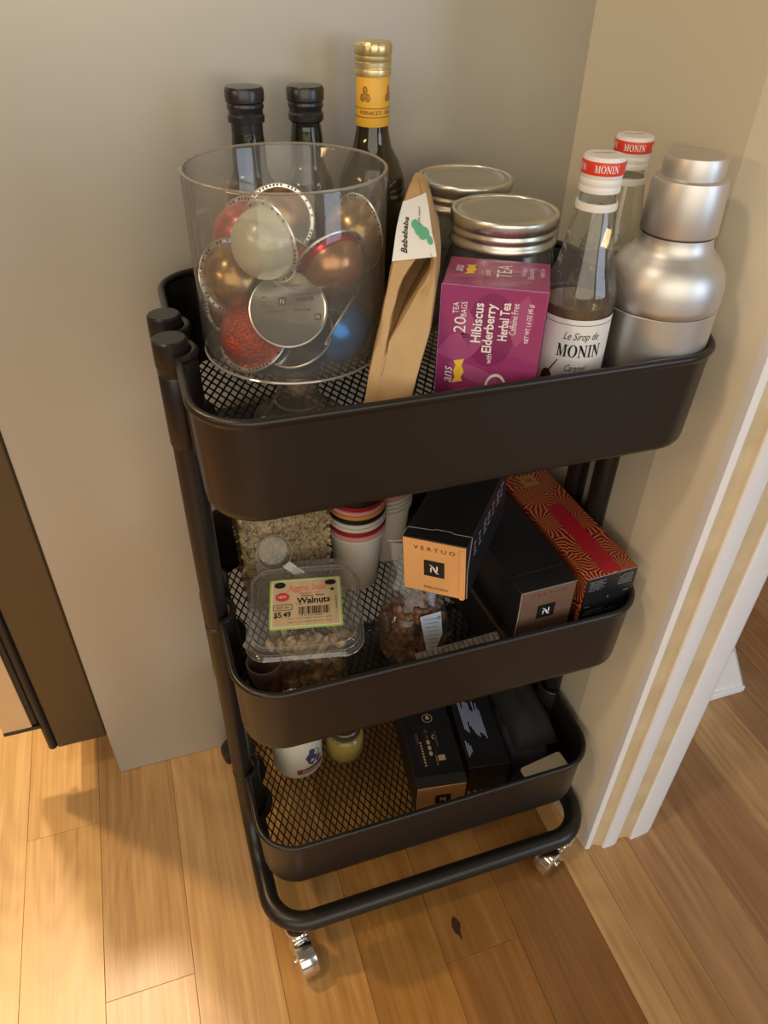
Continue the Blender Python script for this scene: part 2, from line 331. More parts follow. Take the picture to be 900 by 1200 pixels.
def serif_word(bb, fm, word, u, v, wd, ht, off=.0003):
    ws = [1.0 if ch == 'O' else SERIF[ch][0] for ch in word]; gap = .1; tot = sum(ws) + gap * (len(word) - 1); x = -tot / 2; sc = wd / tot
    for ch, cw in zip(word, ws):
        if ch == 'O':
            n = 24; vs = []
            for i in range(n):
                a = 2 * PI * i / n; vs.append(fm(u + (x + .5 + .5 * math.cos(a)) * sc, v + (.52 * math.sin(a)) * ht, off))
            for i in range(n):
                a = 2 * PI * i / n; vs.append(fm(u + (x + .5 + .27 * math.cos(a)) * sc, v + (.46 * math.sin(a)) * ht, off))
            bb.add(vs, [(i, (i + 1) % n, n + (i + 1) % n, n + i) for i in range(n)])
        else:
            for pl in SERIF[ch][1]: bb.poly(fm, [(u + (x + px) * sc, v + (py - .5) * ht) for px, py in pl], off)
        x += cw + gap
def plane(O, X, N):
    O = Vector(O); X = Vector(X).normalized(); N = Vector(N).normalized(); Y = N.cross(X)
    return lambda u, v, off: O + X * u + Y * v + N * off
def cylmap(cx, cy, z0, r, a0):
    """u runs to the right along the surface as seen from outside, v up; a0 = azimuth of u=0"""
    return lambda u, v, off: Vector((cx + (r + off) * math.cos(a0 + u / r), cy + (r + off) * math.sin(a0 + u / r), z0 + v))
def thing(name, label, cat, loc=(0, 0, 0), rot=(0, 0, 0), group=None):
    o = bpy.data.objects.new(name, None); C.objects.link(o); o.location = loc; o.rotation_euler = rot; o.empty_display_size = .02
    o['label'] = label; o['category'] = cat
    if group: o['group'] = group
    return o
def tag(o, label, cat, group=None, kind=None):
    o['label'] = label; o['category'] = cat
    if group: o['group'] = group
    if kind: o['kind'] = kind
    return o
def fillet(pts, rad, n=8):
    pts = [Vector(p) for p in pts]; out = [pts[0]]
    for i in range(1, len(pts) - 1):
        a, b, c = pts[i - 1], pts[i], pts[i + 1]; d1 = (a - b).normalized(); d2 = (c - b).normalized(); r = rad[i - 1]
        th = d1.angle(d2); t = r / math.tan(th / 2)
        p1 = b + d1 * t; p2 = b + d2 * t; cen = b + (d1 + d2).normalized() * (r / math.sin(th / 2))
        v1 = p1 - cen; v2 = p2 - cen; om = v1.angle(v2)
        for k in range(n + 1):
            q = k / n; out.append(cen + (v1 * math.sin((1 - q) * om) + v2 * math.sin(q * om)) / math.sin(om))
    out.append(pts[-1]); return out
def rrect(x0, x1, y0, y1, r, z, n=6):
    pts = []
    for cx, cy, a0 in ((x1 - r, y0 + r, -90), (x1 - r, y1 - r, 0), (x0 + r, y1 - r, 90), (x0 + r, y0 + r, 180)):
        for i in range(n + 1):
            a = R_(a0 + 90 * i / n); pts.append(Vector((cx + r * math.cos(a), cy + r * math.sin(a), z)))
    return pts
def struct(bb, name, m, parent=None, **k):
    o = bb.build(name, m, parent, **k); o['kind'] = 'structure'; return o

# ------------------------------------------------------------------ floor: oak planks running away from the camera
floor = struct(B().box(-2.2, 2.6, -2.0, 2.6, -.03, -.012), 'floor', 'kraft_in', smooth=False)
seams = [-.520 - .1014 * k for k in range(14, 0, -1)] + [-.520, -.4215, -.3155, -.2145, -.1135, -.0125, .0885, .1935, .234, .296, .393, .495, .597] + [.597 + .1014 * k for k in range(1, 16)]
tones = {-.520: (.62, .375, .150), -.4215: (.56, .335, .145), -.3155: (.60, .365, .160), -.2145: (.50, .275, .090), -.1135: (.35, .176, .045), -.0125: (.31, .150, .040), .0885: (.28, .132, .040),  # centre planks also hold the shade by the cart in their colour
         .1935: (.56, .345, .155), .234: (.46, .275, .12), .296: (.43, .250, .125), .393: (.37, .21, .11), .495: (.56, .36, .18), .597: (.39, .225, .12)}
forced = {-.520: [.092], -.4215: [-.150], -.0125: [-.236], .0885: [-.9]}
def plank(x0, x1, y0, y1, tone):
    g = .0002; z = random.uniform(-.0003, .0002)
    b = B().box(x0 + g, x1 - g, y0 + g, y1 - g, -.012, z)
    o = b.build('plank', 'oak', floor, smooth=False); o['kind'] = 'structure'
    md = o.modifiers.new('bevel', 'BEVEL'); md.width = .0003; md.segments = 1
    o.color = (*tone, 1)
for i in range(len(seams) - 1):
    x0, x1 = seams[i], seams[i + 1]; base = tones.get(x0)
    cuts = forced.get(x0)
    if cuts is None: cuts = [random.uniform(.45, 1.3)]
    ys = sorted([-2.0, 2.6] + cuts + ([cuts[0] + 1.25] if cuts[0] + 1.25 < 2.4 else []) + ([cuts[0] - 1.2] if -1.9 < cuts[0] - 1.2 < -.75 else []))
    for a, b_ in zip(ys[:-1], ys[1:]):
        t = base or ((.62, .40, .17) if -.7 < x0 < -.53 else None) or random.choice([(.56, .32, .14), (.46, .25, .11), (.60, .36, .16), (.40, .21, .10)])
        if base and b_ <= cuts[0] and x0 == -.0125: t = (.32, .145, .040)  # near centre plank, shade in its colour too
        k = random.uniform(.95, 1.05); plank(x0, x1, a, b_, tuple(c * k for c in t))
kn = tag(B().add([Vector((.0165 + (.0052 * math.cos(a) if math.sin(a) > 0 else .0022 * math.cos(a)) * (1 + .3 * math.sin(3 * a)), -.206 + (.010 if math.sin(a) < 0 else .020) * math.sin(a), .0004)) for a in [2 * PI * i / 14 for i in range(14)]], [tuple(range(14))]).build('knot', mat('dark_knot', (0.055, 0.022, 0.008), .4), floor), '', '')
for k in ('label', 'category'): del kn[k]
kn['kind'] = 'structure'

# ------------------------------------------------------------------ walls
b = B(); P0 = (.236, .98); P1 = (.222, -.080); P2 = (.231, -.1535)
b.add([(P0[0], P0[1], 0), (P1[0], P1[1], 0), (P1[0], P1[1], 2.3), (P0[0], P0[1], 2.3), (.37, .98, 0), (.37, -.08, 0), (.37, -.08, 2.3), (.37, .98, 2.3)],
      [(0, 1, 2, 3), (4, 7, 6, 5), (1, 5, 6, 2), (0, 3, 7, 4), (3, 2, 6, 7), (0, 4, 5, 1)])
wr = struct(b, 'wall_right', 'wall', smooth=False)
b = B(); b.add([(P1[0], P1[1], 0), (P2[0], P2[1], 0), (P2[0], P2[1], 2.3), (P1[0], P1[1], 2.3), (.365, -.0805, 0), (.365, -.14, 0), (.365, -.14, 2.3), (.365, -.0805, 2.3)],
      [(0, 1, 2, 3), (4, 7, 6, 5), (1, 5, 6, 2), (0, 3, 7, 4), (3, 2, 6, 7), (0, 4, 5, 1)])
struct(b, 'wall_end', 'wall_lit', wr, smooth=False)
# moulded casing on the wall end, facing the camera; profile in plan (x, y), drawn left to right
def strip(prof, name, m, parent, lab=None):
    n = len(prof); bb = B(); lo = [Vector((x, y, 0)) for x, y in prof] + [Vector((prof[-1][0], -.135, 0)), Vector((prof[0][0], -.135, 0))]
    hi = [p + Vector((0, 0, 2.3)) for p in lo]
    bb.loft([lo, hi]); o = struct(bb, name, m, parent, ang=30)
    if lab: o['label'] = lab
    return o
tr = bpy.data.objects.new('trim_1', None); C.objects.link(tr); tr['kind'] = 'structure'
strip([(.2305, -.1535), (.2312, -.1585), (.2340, -.1600), (.2385, -.1600)], 'casing_bead', 'white', tr)
strip([(.2385, -.1565), (.2430, -.1560), (.2500, -.1575), (.2560, -.1620)], 'casing_cove', 'tancove', tr, 'tan cove of the casing')
strip([(.2560, -.1640), (.2580, -.1660), (.2750, -.1660), (.2790, -.1640)], 'casing_band', 'white', tr)
strip([(.2790, -.1600), (.2860, -.1590), (.2960, -.1600), (.3010, -.1630)], 'casing_cove', 'tancove', tr, 'tan cove of the casing')
strip([(.3010, -.1650), (.3030, -.1665), (.3300, -.1650), (.3400, -.1600), (.3445, -.1560)], 'casing_face', 'white', tr)
strip([(.3448, -.1535), (.3540, -.1500), (.3620, -.1440), (.3660, -.1350), (.3660, -.1340)], 'casing_edge', 'white', tr)
# hall beyond the opening: a white baseboard block on the floor
bb = B(); bb.add([(.40, .020, 0), (.643, .008, 0), (.588, .014, .110), (.36, .020, .110), (.40, .036, 0), (.655, .024, 0), (.600, .030, .110), (.36, .036, .110)],
      [(0, 1, 2, 3), (4, 7, 6, 5), (1, 5, 6, 2), (0, 3, 7, 4), (3, 2, 6, 7), (0, 4, 5, 1)])
bs = struct(bb, 'baseboard_hall', 'white', smooth=False, bevel=.001)
struct(B().box(.40, .6405, .004, .016, .0, .014), 'shoe_moulding', 'white', bs, bevel=.003)

# ------------------------------------------------------------------ refrigerator: beige-grey side, dark door edge on the left
fr = thing('refrigerator', 'beige-grey refrigerator side panel standing behind the black cart', 'refrigerator', (-.08, .40, 0))
O = Vector((-.08, .40, 0))
def fb(x0, x1, y0, y1, z0, z1): return B().box(x0 - O.x, x1 - O.x, y0 - O.y, y1 - O.y, z0, z1)
fb(-.390, .229, .1655, .95, .0, 1.78).build('side_panel', 'fridge', fr, bevel=.002)
dr = fb(-.458, -.3904, .167, .95, .092, 1.74).build('door', 'door', fr, bevel=.003, label='dark brown stainless door edge')
fb(-.3904, -.390, .18, .94, .095, 1.74).build('door_gasket', 'dark', fr)
# black vertical rail in front of the door; lip and tan face: unidentified object built as fridge parts
rl = B().tube([(-.4640 - O.x, .172 - O.y, .094), (-.4640 - O.x, .172 - O.y, .78)], .0062, 14).build('handle_rail', 'dark', fr)
fb(-.478, -.4695, .168, .20, .152, .78).build('rail_backing', 'dark', fr, bevel=.002)
bb = fb(-.5150, -.4665, .1655, .192, .1445, .1500); bb.build('bottom_lip', 'dark', fr, bevel=.001, label='thin black lip under the tan face')
fb(-.5150, -.4775, .167, .19, .150, .78).build('tan_face', 'tan', fr, bevel=.001, label='unidentified tan face left of the black rail')

# ------------------------------------------------------------------ utility cart
cart = thing('utility_cart', 'three-tier charcoal metal rolling cart in front of the fridge', 'cart')
L_, D_, RC = .4266, .298, .047
ZR = [.770, .4875, .2174]; HT = .090; PX, PY, PR = .2137, .0232, .0118
def outline(nc=9, ne=46):
    pts = []; hx, hy = L_ / 2, D_ / 2
    def side(x):
        def f(y):
            m = x
            for py in (-PY, PY):
                dd = .0150 ** 2 - (y - py) ** 2
                if dd > 0: m = min(m, PX + .0006 - math.sqrt(dd))
            return m
        return f
    fx = side(hx)
    ys = [-(hy - RC) + 2 * (hy - RC) * i / ne for i in range(ne + 1)]
    right_ = [Vector((fx(y), y)) for y in ys]
    def arc(cx, cy, a0): return [Vector((cx + RC * math.cos(R_(a0 + 90 * i / nc)), cy + RC * math.sin(R_(a0 + 90 * i / nc)))) for i in range(1, nc)]
    fr_ = [Vector((-(hx - RC) + 2 * (hx - RC) * i / 10, -hy)) for i in range(11)]
    pts = fr_ + arc(hx - RC, -hy + RC, -90) + right_ + arc(hx - RC, hy - RC, 0) + [Vector((-p.x, -p.y)) for p in fr_] + arc(-hx + RC, hy - RC, 90) + [Vector((-p.x, -p.y)) for p in right_] + arc(-hx + RC, -hy + RC, 180)
    return pts
OUT = outline()
def inset(t):
    n = len(OUT); r = []
    for i in range(n):
        d = (OUT[(i + 1) % n] - OUT[i - 1]).normalized(); nrm = Vector((-d.y, d.x)); r.append(OUT[i] + nrm * t)
    return r
_ins = {}
def ring(t, z):
    if t not in _ins: _ins[t] = inset(t)
    return [Vector((p.x, p.y, z)) for p in _ins[t]]
def inside(x, y, mg):
    hx, hy = L_ / 2 - mg, D_ / 2 - mg; rc = max(RC - mg, .02)
    if abs(x) > hx or abs(y) > hy: return False
    for s in (-PY, PY):
        if (abs(x) - PX) ** 2 + (y - s) ** 2 < (.0150 + mg * .8) ** 2: return False
    dx, dy = abs(x) - (hx - rc), abs(y) - (hy - rc)
    return not (dx > 0 and dy > 0 and dx * dx + dy * dy > rc * rc)
mesh_proto = None
for z in ZR:
    rb = .0033; prof = [(.017, z - HT + .0012), (.010, z - HT + .0003), (.0075, z - HT + .0012), (.0058, z - HT + .004), (.0050, z - HT + .009), (.0030, z - .014), (.0024, z - .0075)]
    for k in range(9):
        a = R_(215 - k * 32); prof.append((.0024 + .0008 - rb * math.cos(a) * -1 * -1, z - rb + rb * math.sin(a)))
    prof += [(.0050, z - .012), (.0066, z - HT + .009), (.0090, z - HT + .0040), (.017, z - HT + .0030)]
    tray = B().loft([ring(t, zz) for t, zz in prof], closed=True).build('tray', 'cart', cart, ang=50)
    if mesh_proto is None:
        m_ = B(); px_, py_ = .0086, .0178; zz = 0
        for sgn in (1, -1):
            c0 = -.45
            while c0 < .45:
                # line x = c0 + sgn * (px/py) * y
                pts = []; y = -.15; run = None
                while y <= .1501:
                    x = c0 + sgn * (px_ / py_) * y
                    if inside(x, y, .0150):
                        if run is None: run = y
                        last = y
                    elif run is not None:
                        m_.bar((c0 + sgn * (px_ / py_) * run, run, zz), (c0 + sgn * (px_ / py_) * last, last, zz), .0015, .0012); run = None
                    y += .002
                if run is not None: m_.bar((c0 + sgn * (px_ / py_) * run, run, zz), (c0 + sgn * (px_ / py_) * last, last, zz), .0015, .0012)
                c0 += px_
        mesh_proto = m_.build('mesh_floor', 'cart', tray, smooth=False, kind='stuff'); mesh_proto.location = (0, 0, z - HT + .0024)
    else:
        o = mesh_proto.copy(); C.objects.link(o); o.parent = tray; o.location = (0, 0, z - HT + .0024)
ZB = .077
YB = {-1: -.1655, 1: .1480}
for sy in (-1, 1):
    path = fillet([(-PX, sy * PY, .776), (-PX, sy * PY, ZB), (-.2105, YB[sy], ZB), (.2105, YB[sy], ZB), (PX, sy * PY, ZB), (PX, sy * PY, .776)], [.075, .045, .045, .075], 10)
    ft = B().tube(path, PR, 20).build('frame_tube', 'cart', cart, ang=60)
    b = B().lathe([(PR + .0002, -.0012), (PR + .0005, -.0010), (PR + .0005, .0010), (PR + .0002, .0012)], 20, Matrix.Translation((0.0, YB[sy], ZB)) @ Matrix.Rotation(PI / 2, 4, 'Y'))
    b.build('joint', 'dark', ft)
    for sx in (-1, 1):
        T = Matrix.Translation((sx * PX, sy * PY, 0))
        B().lathe([(PR, .684), (.0130, .686), (.0130, .748), (PR, .750)], 24, T).build('sleeve', 'cart', cart)
        B().lathe([(0, .7785), (.0120, .7785), (.0135, .7772), (.0137, .7740), (.0137, .757), (.0127, .7555), (.0122, .748)], 28, T).build('post_cap', 'cart', cart)
        for z in (.468, .2065):
            B().lathe([(PR, z - .0012), (PR + .0007, z - .0008), (PR + .0007, z + .0008), (PR, z + .0012)], 20, T).build('joint', 'dark', ft)
        B().lathe([(PR, .393), (PR + .0010, .394), (PR + .0010, .466), (PR, .467)], 20, T).build('sleeve', 'cart', cart)
def caster(x, y, rz, metal):
    c = bpy.data.objects.new('caster', None); C.objects.link(c); c.parent = cart; c.location = (x, y, 0); c.rotation_euler = (0, 0, rz); c.empty_display_size = .02
    if metal: c['label'] = 'chrome-forked caster'
    T = Matrix.Translation((.022, 0, .0225)) @ Matrix.Rotation(PI / 2, 4, 'X')
    B().lathe([(0, -.0085), (.010, -.0085), (.0150, -.0078), (.0155, -.0090), (.0205, -.0085), (.0225, -.006), (.0225, .006), (.0205, .0085), (.0155, .0090), (.0150, .0078), (.010, .0085), (0, .0085)], 28, T).build('wheel', 'rubber', c)
    m = 'chrome' if metal else 'dark'
    Hd = Matrix.Translation((.022, 0, .0225)) @ Matrix.Rotation(PI / 2, 4, 'X')
    B().lathe([(.0050, -.0118), (.0215, -.0122), (.0246, -.0100), (.0254, -.0040), (.0254, .0040), (.0246, .0100), (.0215, .0122), (.0050, .0118), (.0050, .0106), (.0212, .0106), (.0240, .0080), (.0240, -.0080), (.0212, -.0106), (.0050, -.0106), (.0050, -.0118)], 26, Hd, R_(-28), R_(205)).build('hood', m, c)
    bb = B().box(-.0125, .012, -.0100, .0100, .0455, .0500); bb.build('fork', m, c, bevel=.0012)
    B().lathe([(0, .0500), (.0125, .0500), (.0140, .0520), (.0125, .0570), (.0060, .0580), (.0060, .0700), (0, .0700)], 20).build('swivel', m, c)
    for s in (-1, 1): B().lathe([(0, 0), (.0048, 0), (.0042, .0018), (0, .0022)], 14, Matrix.Translation((.022, s * .0122, .0225)) @ Matrix.Rotation(-s * PI / 2, 4, 'X')).build('axle_bolt', m, c)
caster(-.186, -.1590, R_(-80), True); caster(.190, -.1560, R_(200), True)
caster(-.190, .1420, R_(192), False); caster(.188, .1420, R_(200), False)

# ------------------------------------------------------------------ top tray
TZ = ZR[0] - HT + .0032
def black_bottle(x, y, h, lab, a, k):
    t = thing('oil_bottle', lab, 'bottle', (x, y, TZ), (0, 0, a), 'black-capped bottles behind the clear canister')
    prof = [(0, .002), (.019, 0), (.0215, .003), (.022, .02), (.022, .158), (.0205, .168), (.0165, .175), (.0145, .182), (.0138, .200), (.0126, h - .030), (.0122, h - .030), (.0122, h - .006)]
    B().lathe(prof, 40).build('glass_body', 'black_glass', t)
    B().lathe([(.0136, h - .045 - k), (.0128, h - .026), (.0148, h - .0255), (.0150, h - .021), (.0138, h - .0195), (.0138, h - .017), (.0148, h - .0155), (.0148, h - .0135), (.0142, h - .012), (.0155, h - .0108), (.0158, h - .003), (.0145, h - .0005), (.006, h), (0, h)], 40).build('cap', 'blackcap', t)
black_bottle(-.1215, .1000, .2425, 'left black-capped dark glass bottle wrapped in a black neck seal, behind the clear canister', .3, .04)
black_bottle(-.0690, .1130, .2400, 'right black-capped dark bottle with bare ribbed glass neck, behind the clear canister', 1.2, -.018)

t = thing('vinegar_bottle', 'tall dark bottle with yellow neck label and pale gold cap', 'bottle', (-.0118, .1080, TZ))
h = .2705
B().lathe([(0, .002), (.027, 0), (.030, .004), (.0305, .02), (.0305, .150), (.0290, .166), (.0240, .180), (.0170, .192), (.0142, .205), (.0135, h - .055), (.0135, h - .004)], 48).build('glass_body', 'olive', t)
B().lathe([(.0141, h - .0615), (.0143, h - .061), (.0139, h - .0245), (.0136, h - .0240)], 40).build('neck_label', 'yellow', t)
B().lathe([(.0139, h - .0245), (.0150, h - .0240), (.0153, h - .0215), (.0150, h - .0195), (.0141, h - .0192), (.0141, h - .0178), (.0152, h - .0175), (.0153, h - .0145), (.0148, h - .0140), (.0154, h - .0125), (.0154, h - .0105), (.0147, h - .0100), (.0155, h - .0085), (.0156, h - .0025), (.0140, h - .0002), (.0120, h), (0, h)], 60,
          fn=lambda r, z, a: r * (1 + (.012 * math.cos(44 * a) if h - .009 < z < h - .001 else 0))).build('cap', 'goldcap', t)
fm = cylmap(0, 0, 0, .0142, R_(-113))
bb = B(); z0 = h - .050
bb.text(fm, 'FORNACETI', -.0005, z0 - .0005, .0185, .0030, shear=.0); bb.text(fm, 'MODENA', .0185, z0 - .0005, .0120, .0030)
bb.patch(fm, -.024, .028, z0 + .0025, z0 + .0030, 20, 1, .0003); bb.patch(fm, -.024, .028, z0 - .0042, z0 - .0037, 20, 1, .0003)
for ox in (-.0052, .0175):
    for dx, dz in ((-.0024, .0105), (.0024, .0105), (0, .0160)):
        bb.ell(fm, ox + dx, z0 + dz, .0021, .0029, .0003, 16, 0, .72); bb.text(fm, '&', ox + dx, z0 + dz, .0018, .0028, off=.0003)
bb.build('neck_print', 'brownink', t, smooth=False)

# footed clear canister
can = thing('footed_canister', 'large clear footed canister full of coffee pods on the top tray', 'canister', (-.114, -.008, TZ))
zt = .890 - TZ; zb = .752 - TZ
B().lathe([(0, zb), (.020, zb), (.066, zb + .001), (.0715, zb + .004), (.0733, zb + .010), (.0735, zt - .0015), (.0728, zt), (.0716, zt), (.0708, zt - .0015), (.0706, zb + .010), (.0690, zb + .0065), (.060, zb + .0045), (0, zb + .0042)], 72).build('bowl', 'acrylic', can)
B().lathe([(.0716, zt - .0002), (.0733, zt - .0004), (.0738, zt + .0006), (.0728, zt + .0014), (.0714, zt + .0008), (.0716, zt - .0002)], 72).build('rim', thin('acrylic_rim', (0.75, 0.72, 0.68), (0.5, 0.48, 0.45), .05, .35, (0.62, 0.55, 0.46), refl=3.0), can)
B().lathe([(0, zb), (.022, zb - .0005), (.0215, zb - .004), (.0190, zb - .009), (.0200, zb - .013), (.0185, zb - .020), (.0170, zb - .035), (.0200, zb - .050), (.0300, .006), (.0400, .003), (.0410, 0), (0, 0)], 48).build('foot', thin('acrylic_foot', (0.90, 0.89, 0.87), (0.45, 0.44, 0.42), .04, .20, (0.62, 0.60, 0.57), refl=4.0), can)
for r_, z_ in ((.0722, zb + .0035), (.0190, zb - .009), (.0185, zb - .022), (.0205, zb - .050)):  # milky moulded rings: the glass's bright edges are put into the colour
    pts = [Vector((r_ * math.cos(2 * PI * i / 72), r_ * math.sin(2 * PI * i / 72), z_)) for i in range(73)]
    B().tube(pts, .0011, 8, False).build('moulded_ridge', thin('acrylic_ridge_glint', (0.80, 0.78, 0.75), (0.6, 0.58, 0.55), .05, .40, (0.7, 0.66, 0.6), refl=4.0), can)

def pod(name_col, metal, loc, ax, lab, mark=None, band=None, rough=.28):
    q = Vector(ax).to_track_quat('Z', 'Y')
    t = thing('coffee_pod', lab, 'coffee pod', loc, (0, 0, 0), 'coffee pods in the clear canister'); t.rotation_mode = 'QUATERNION'; t.rotation_quaternion = q; t.scale = (.915, .915, .915)
    m = mat('pod_shell_' + lab.split()[0], name_col, rough, metal, bump=(70, .15, .001) if mark != 'foilorange' else (420, 1.0, .0025))
    prof = [(.0276, .0006)] + [(.0272 * math.cos(a) ** .74, .0012 + .0268 * math.sin(a)) for a in [R_(x) for x in (4, 12, 22, 32, 42, 52, 62, 72, 80, 86)]] + [(0, .0281)]
    def fold(r, z, a): return r * (1 - (.010 * max(0, math.cos(7 * a)) ** 14))
    B().lathe(prof, 56, fn=fold).build('dome', m, t, ang=70)
    if band:
        B().lathe([(.0279, .0008), (.0277, .0036), (.0272, .0062)], 40).build('band', mat('pod_band', band, .3, .6), t)
    B().lathe([(.0265, .0004), (.0303, .0004), (.0310, .0009), (.0316, .0002), (.0312, -.0010), (.0303, -.0012), (.0300, -.0004), (.0265, -.0004)], 56).build('rim', 'podrim', t)
    cb = B(); rnd = random.Random(len(lab))
    for k in range(56):
        if rnd.random() < .62:
            a = 2 * PI * k / 56; r0, r1 = .0283, .0300; da = .030
            cb.add([(r0 * math.cos(a - da), r0 * math.sin(a - da), .0006), (r1 * math.cos(a - da), r1 * math.sin(a - da), .0006), (r1 * math.cos(a + da), r1 * math.sin(a + da), .0006), (r0 * math.cos(a + da), r0 * math.sin(a + da), .0006)], [(0, 1, 2, 3)])
    cb.build('code_ring', 'ink', t, smooth=False)
    B().lathe([(0, -.0006), (.0285, -.0006), (.0300, -.0010)], 48).build('foil_lid', 'foil', t)
    return t
PODS = [((.62, .60, .46), .15, (-.1354, -.0415, .8490), (-.846, -.508, -.080), 'cream-white coffee pod on top of the heap, dome facing left', None, None),
        ((.60, .07, .02), .75, (-.1511, -.0348, .7752), (-.482, -.435, .760), 'crinkled orange-red coffee pod at the lower left of the heap', 'foilorange', None),
        ((.56, .29, .13), .8, (-.0896, -.0338, .8300), (.255, -.815, -.520), 'copper coffee pod with a red band leaning under its rim', None, (.45, .02, .03)),
        ((.42, .25, .10), .8, (-.1583, -.0101, .8146), (.343, -.861, .377), 'bronze coffee pod against the left side of the canister', None, None),
        ((.44, .17, .09), .8, (-.1536, .0100, .7844), (-.216, -.967, .134), 'reddish copper coffee pod below the bronze one at left', None, None),
        ((.40, .24, .10), .8, (-.1089, .0505, .8356), (-.156, -.924, .350), 'golden bronze coffee pod at the back top of the heap', None, None),
        ((.62, .20, .19), .6, (-.1401, .0253, .8335), (-.709, -.672, .213), 'pink coffee pod half hidden behind the cream-white pod', None, None),
        ((.45, .28, .10), .8, (-.0578, -.0031, .8382), (-.919, -.393, -.017), 'bronze gold coffee pod against the right side of the canister', None, None),
        ((.015, .22, .68), .65, (-.0885, -.0430, .7800), (.749, -.441, -.495), 'bright blue coffee pod at the lower right of the heap', None, None),
        ((.008, .06, .24), .75, (-.1200, -.0480, .7790), (.409, .385, -.828), 'dark blue coffee pod lying under the silver-lidded pod', None, None),
        ((.46, .20, .10), .8, (-.1031, .0025, .8336), (-.587, -.091, -.805), 'copper coffee pod with its grey foil lid turned up', None, None)]
for c_, mt, loc, ax, lab, mk, bd in PODS: pod(c_, mt, loc, ax, lab, mk, bd)
sp = pod((.10, .10, .11), .7, (-.1275, -.0570, .8045), (.196, .709, -.678), 'silver-lidded coffee pod with printed foil face in front of the heap')
# printed foil face, drawn in world directions then brought into the pod frame
q = Vector((.196, .709, -.678)).to_track_quat('Z', 'Y'); inv = q.inverted()
xw = inv @ (Vector((0.9493, -0.3137, 0.0200)) + .08 * Vector((0.1786, 0.5908, 0.7868)))
nw = Vector((0, 0, -1)); xw.z = 0
fm = plane((0, 0, -.0007), xw, nw)
bb = B(); bb.poly(fm, [(-.0075, .0035), (-.0015, .0035), (-.0015, .0100), (-.0075, .0100)]); bb.poly(fm, [(.0205, -.0100), (.0255, -.0100), (.0255, -.0050), (.0205, -.0050)])
bb.text(fm, 'DOLCE', .0140, .0078, .0135, .0032, bold=.03); bb.text(fm, 'DOUBLE ESPRESSO', .0125, .0116, .0160, .0017)
bb.text(fm, '80 ml', -.0175, .0045, .0065, .0019); bb.text(fm, '2.7 fl oz', -.0170, .0018, .0090, .0019)
bb.text(fm, 'RECYCLE ME', .0110, -.0012, .0135, .0016, bold=.02); bb.text(fm, 'RECYCLEZ MOI', -.0110, -.0012, .0155, .0016, bold=.02); bb.text(fm, '12', .0120, -.0085, .0030, .0018)
bb.ell(fm, -.0185, .0088, .0022, .0024, .0002, 16, 0, .8); bb.patch(fm, -.0207, -.0163, .0108, .0113)
bb.text(fm, 'NOT FOR INDIVIDUAL SALE', .0010, .0195, .0230, .0017)
bb.build('lid_print', 'brownink', sp, smooth=False)
bb = B(); bb.text(fm, 'N', -.0045, .00675, .0032, .0038, off=.0004); bb.text(fm, 'N', .0230, -.0075, .0026, .0030, off=.0004); bb.build('logo', 'wink', sp, smooth=False)

# kraft paper bag standing edge-on
bag = thing('paper_bag', 'brown kraft paper bag with a white label squeezed between canister and tea box', 'paper bag', (-.045, -.045, TZ))
secs = [  # z, front-centre x, y, half width, depth
    (.0005, -.0660, -.112, .0150, .115), (.030, -.0680, -.112, .0158, .125), (.062, -.0690, -.112, .0170, .130), (.085, -.0635, -.108, .0180, .130), (.100, -.0585, -.1055, .0184, .128), (.109, -.0555, -.104, .0186, .126), (.117, -.0530, -.102, .0184, .122), (.126, -.0505, -.0985, .0182, .116), (.134, -.0480, -.096, .0178, .108), (.142, -.0456, -.092, .0174, .102),
    (.148, -.0436, -.089, .0168, .096), (.154, -.0412, -.085, .0160, .090), (.160, -.0391, -.080, .0154, .084), (.163, -.0380, -.077, .0150, .080), (.172, -.0345, -.064, .0126, .066), (.183, -.0275, -.046, .0098, .048), (.1905, -.0195, -.026, .0062, .030), (.1945, -.0148, -.013, .0028, .016)]
mouth = {.109: (-.56, -.50, .004), .117: (-.57, -.36, .014), .126: (-.56, -.14, .040), .134: (-.52, .06, .050), .142: (-.46, .28, .055), .148: (-.36, .50, .050), .154: (-.20, .66, .035), .160: (.10, .74, .010)}
dv = Vector((.42, .907, 0)).normalized(); nv = Vector((dv.y, -dv.x, 0)); bo = Vector((-.045, -.045, 0)); rings = []
rnd = random.Random(3)
def fpt(z, s, d_):
    for a, b_ in zip(secs[:-1], secs[1:]):
        if a[0] <= z <= b_[0]:
            q_ = (z - a[0]) / (b_[0] - a[0]); x, y, hw = [a[i] + (b_[i] - a[i]) * q_ for i in (1, 2, 3)]
            return Vector((x, y, z)) - bo + nv * (s * hw) + dv * d_
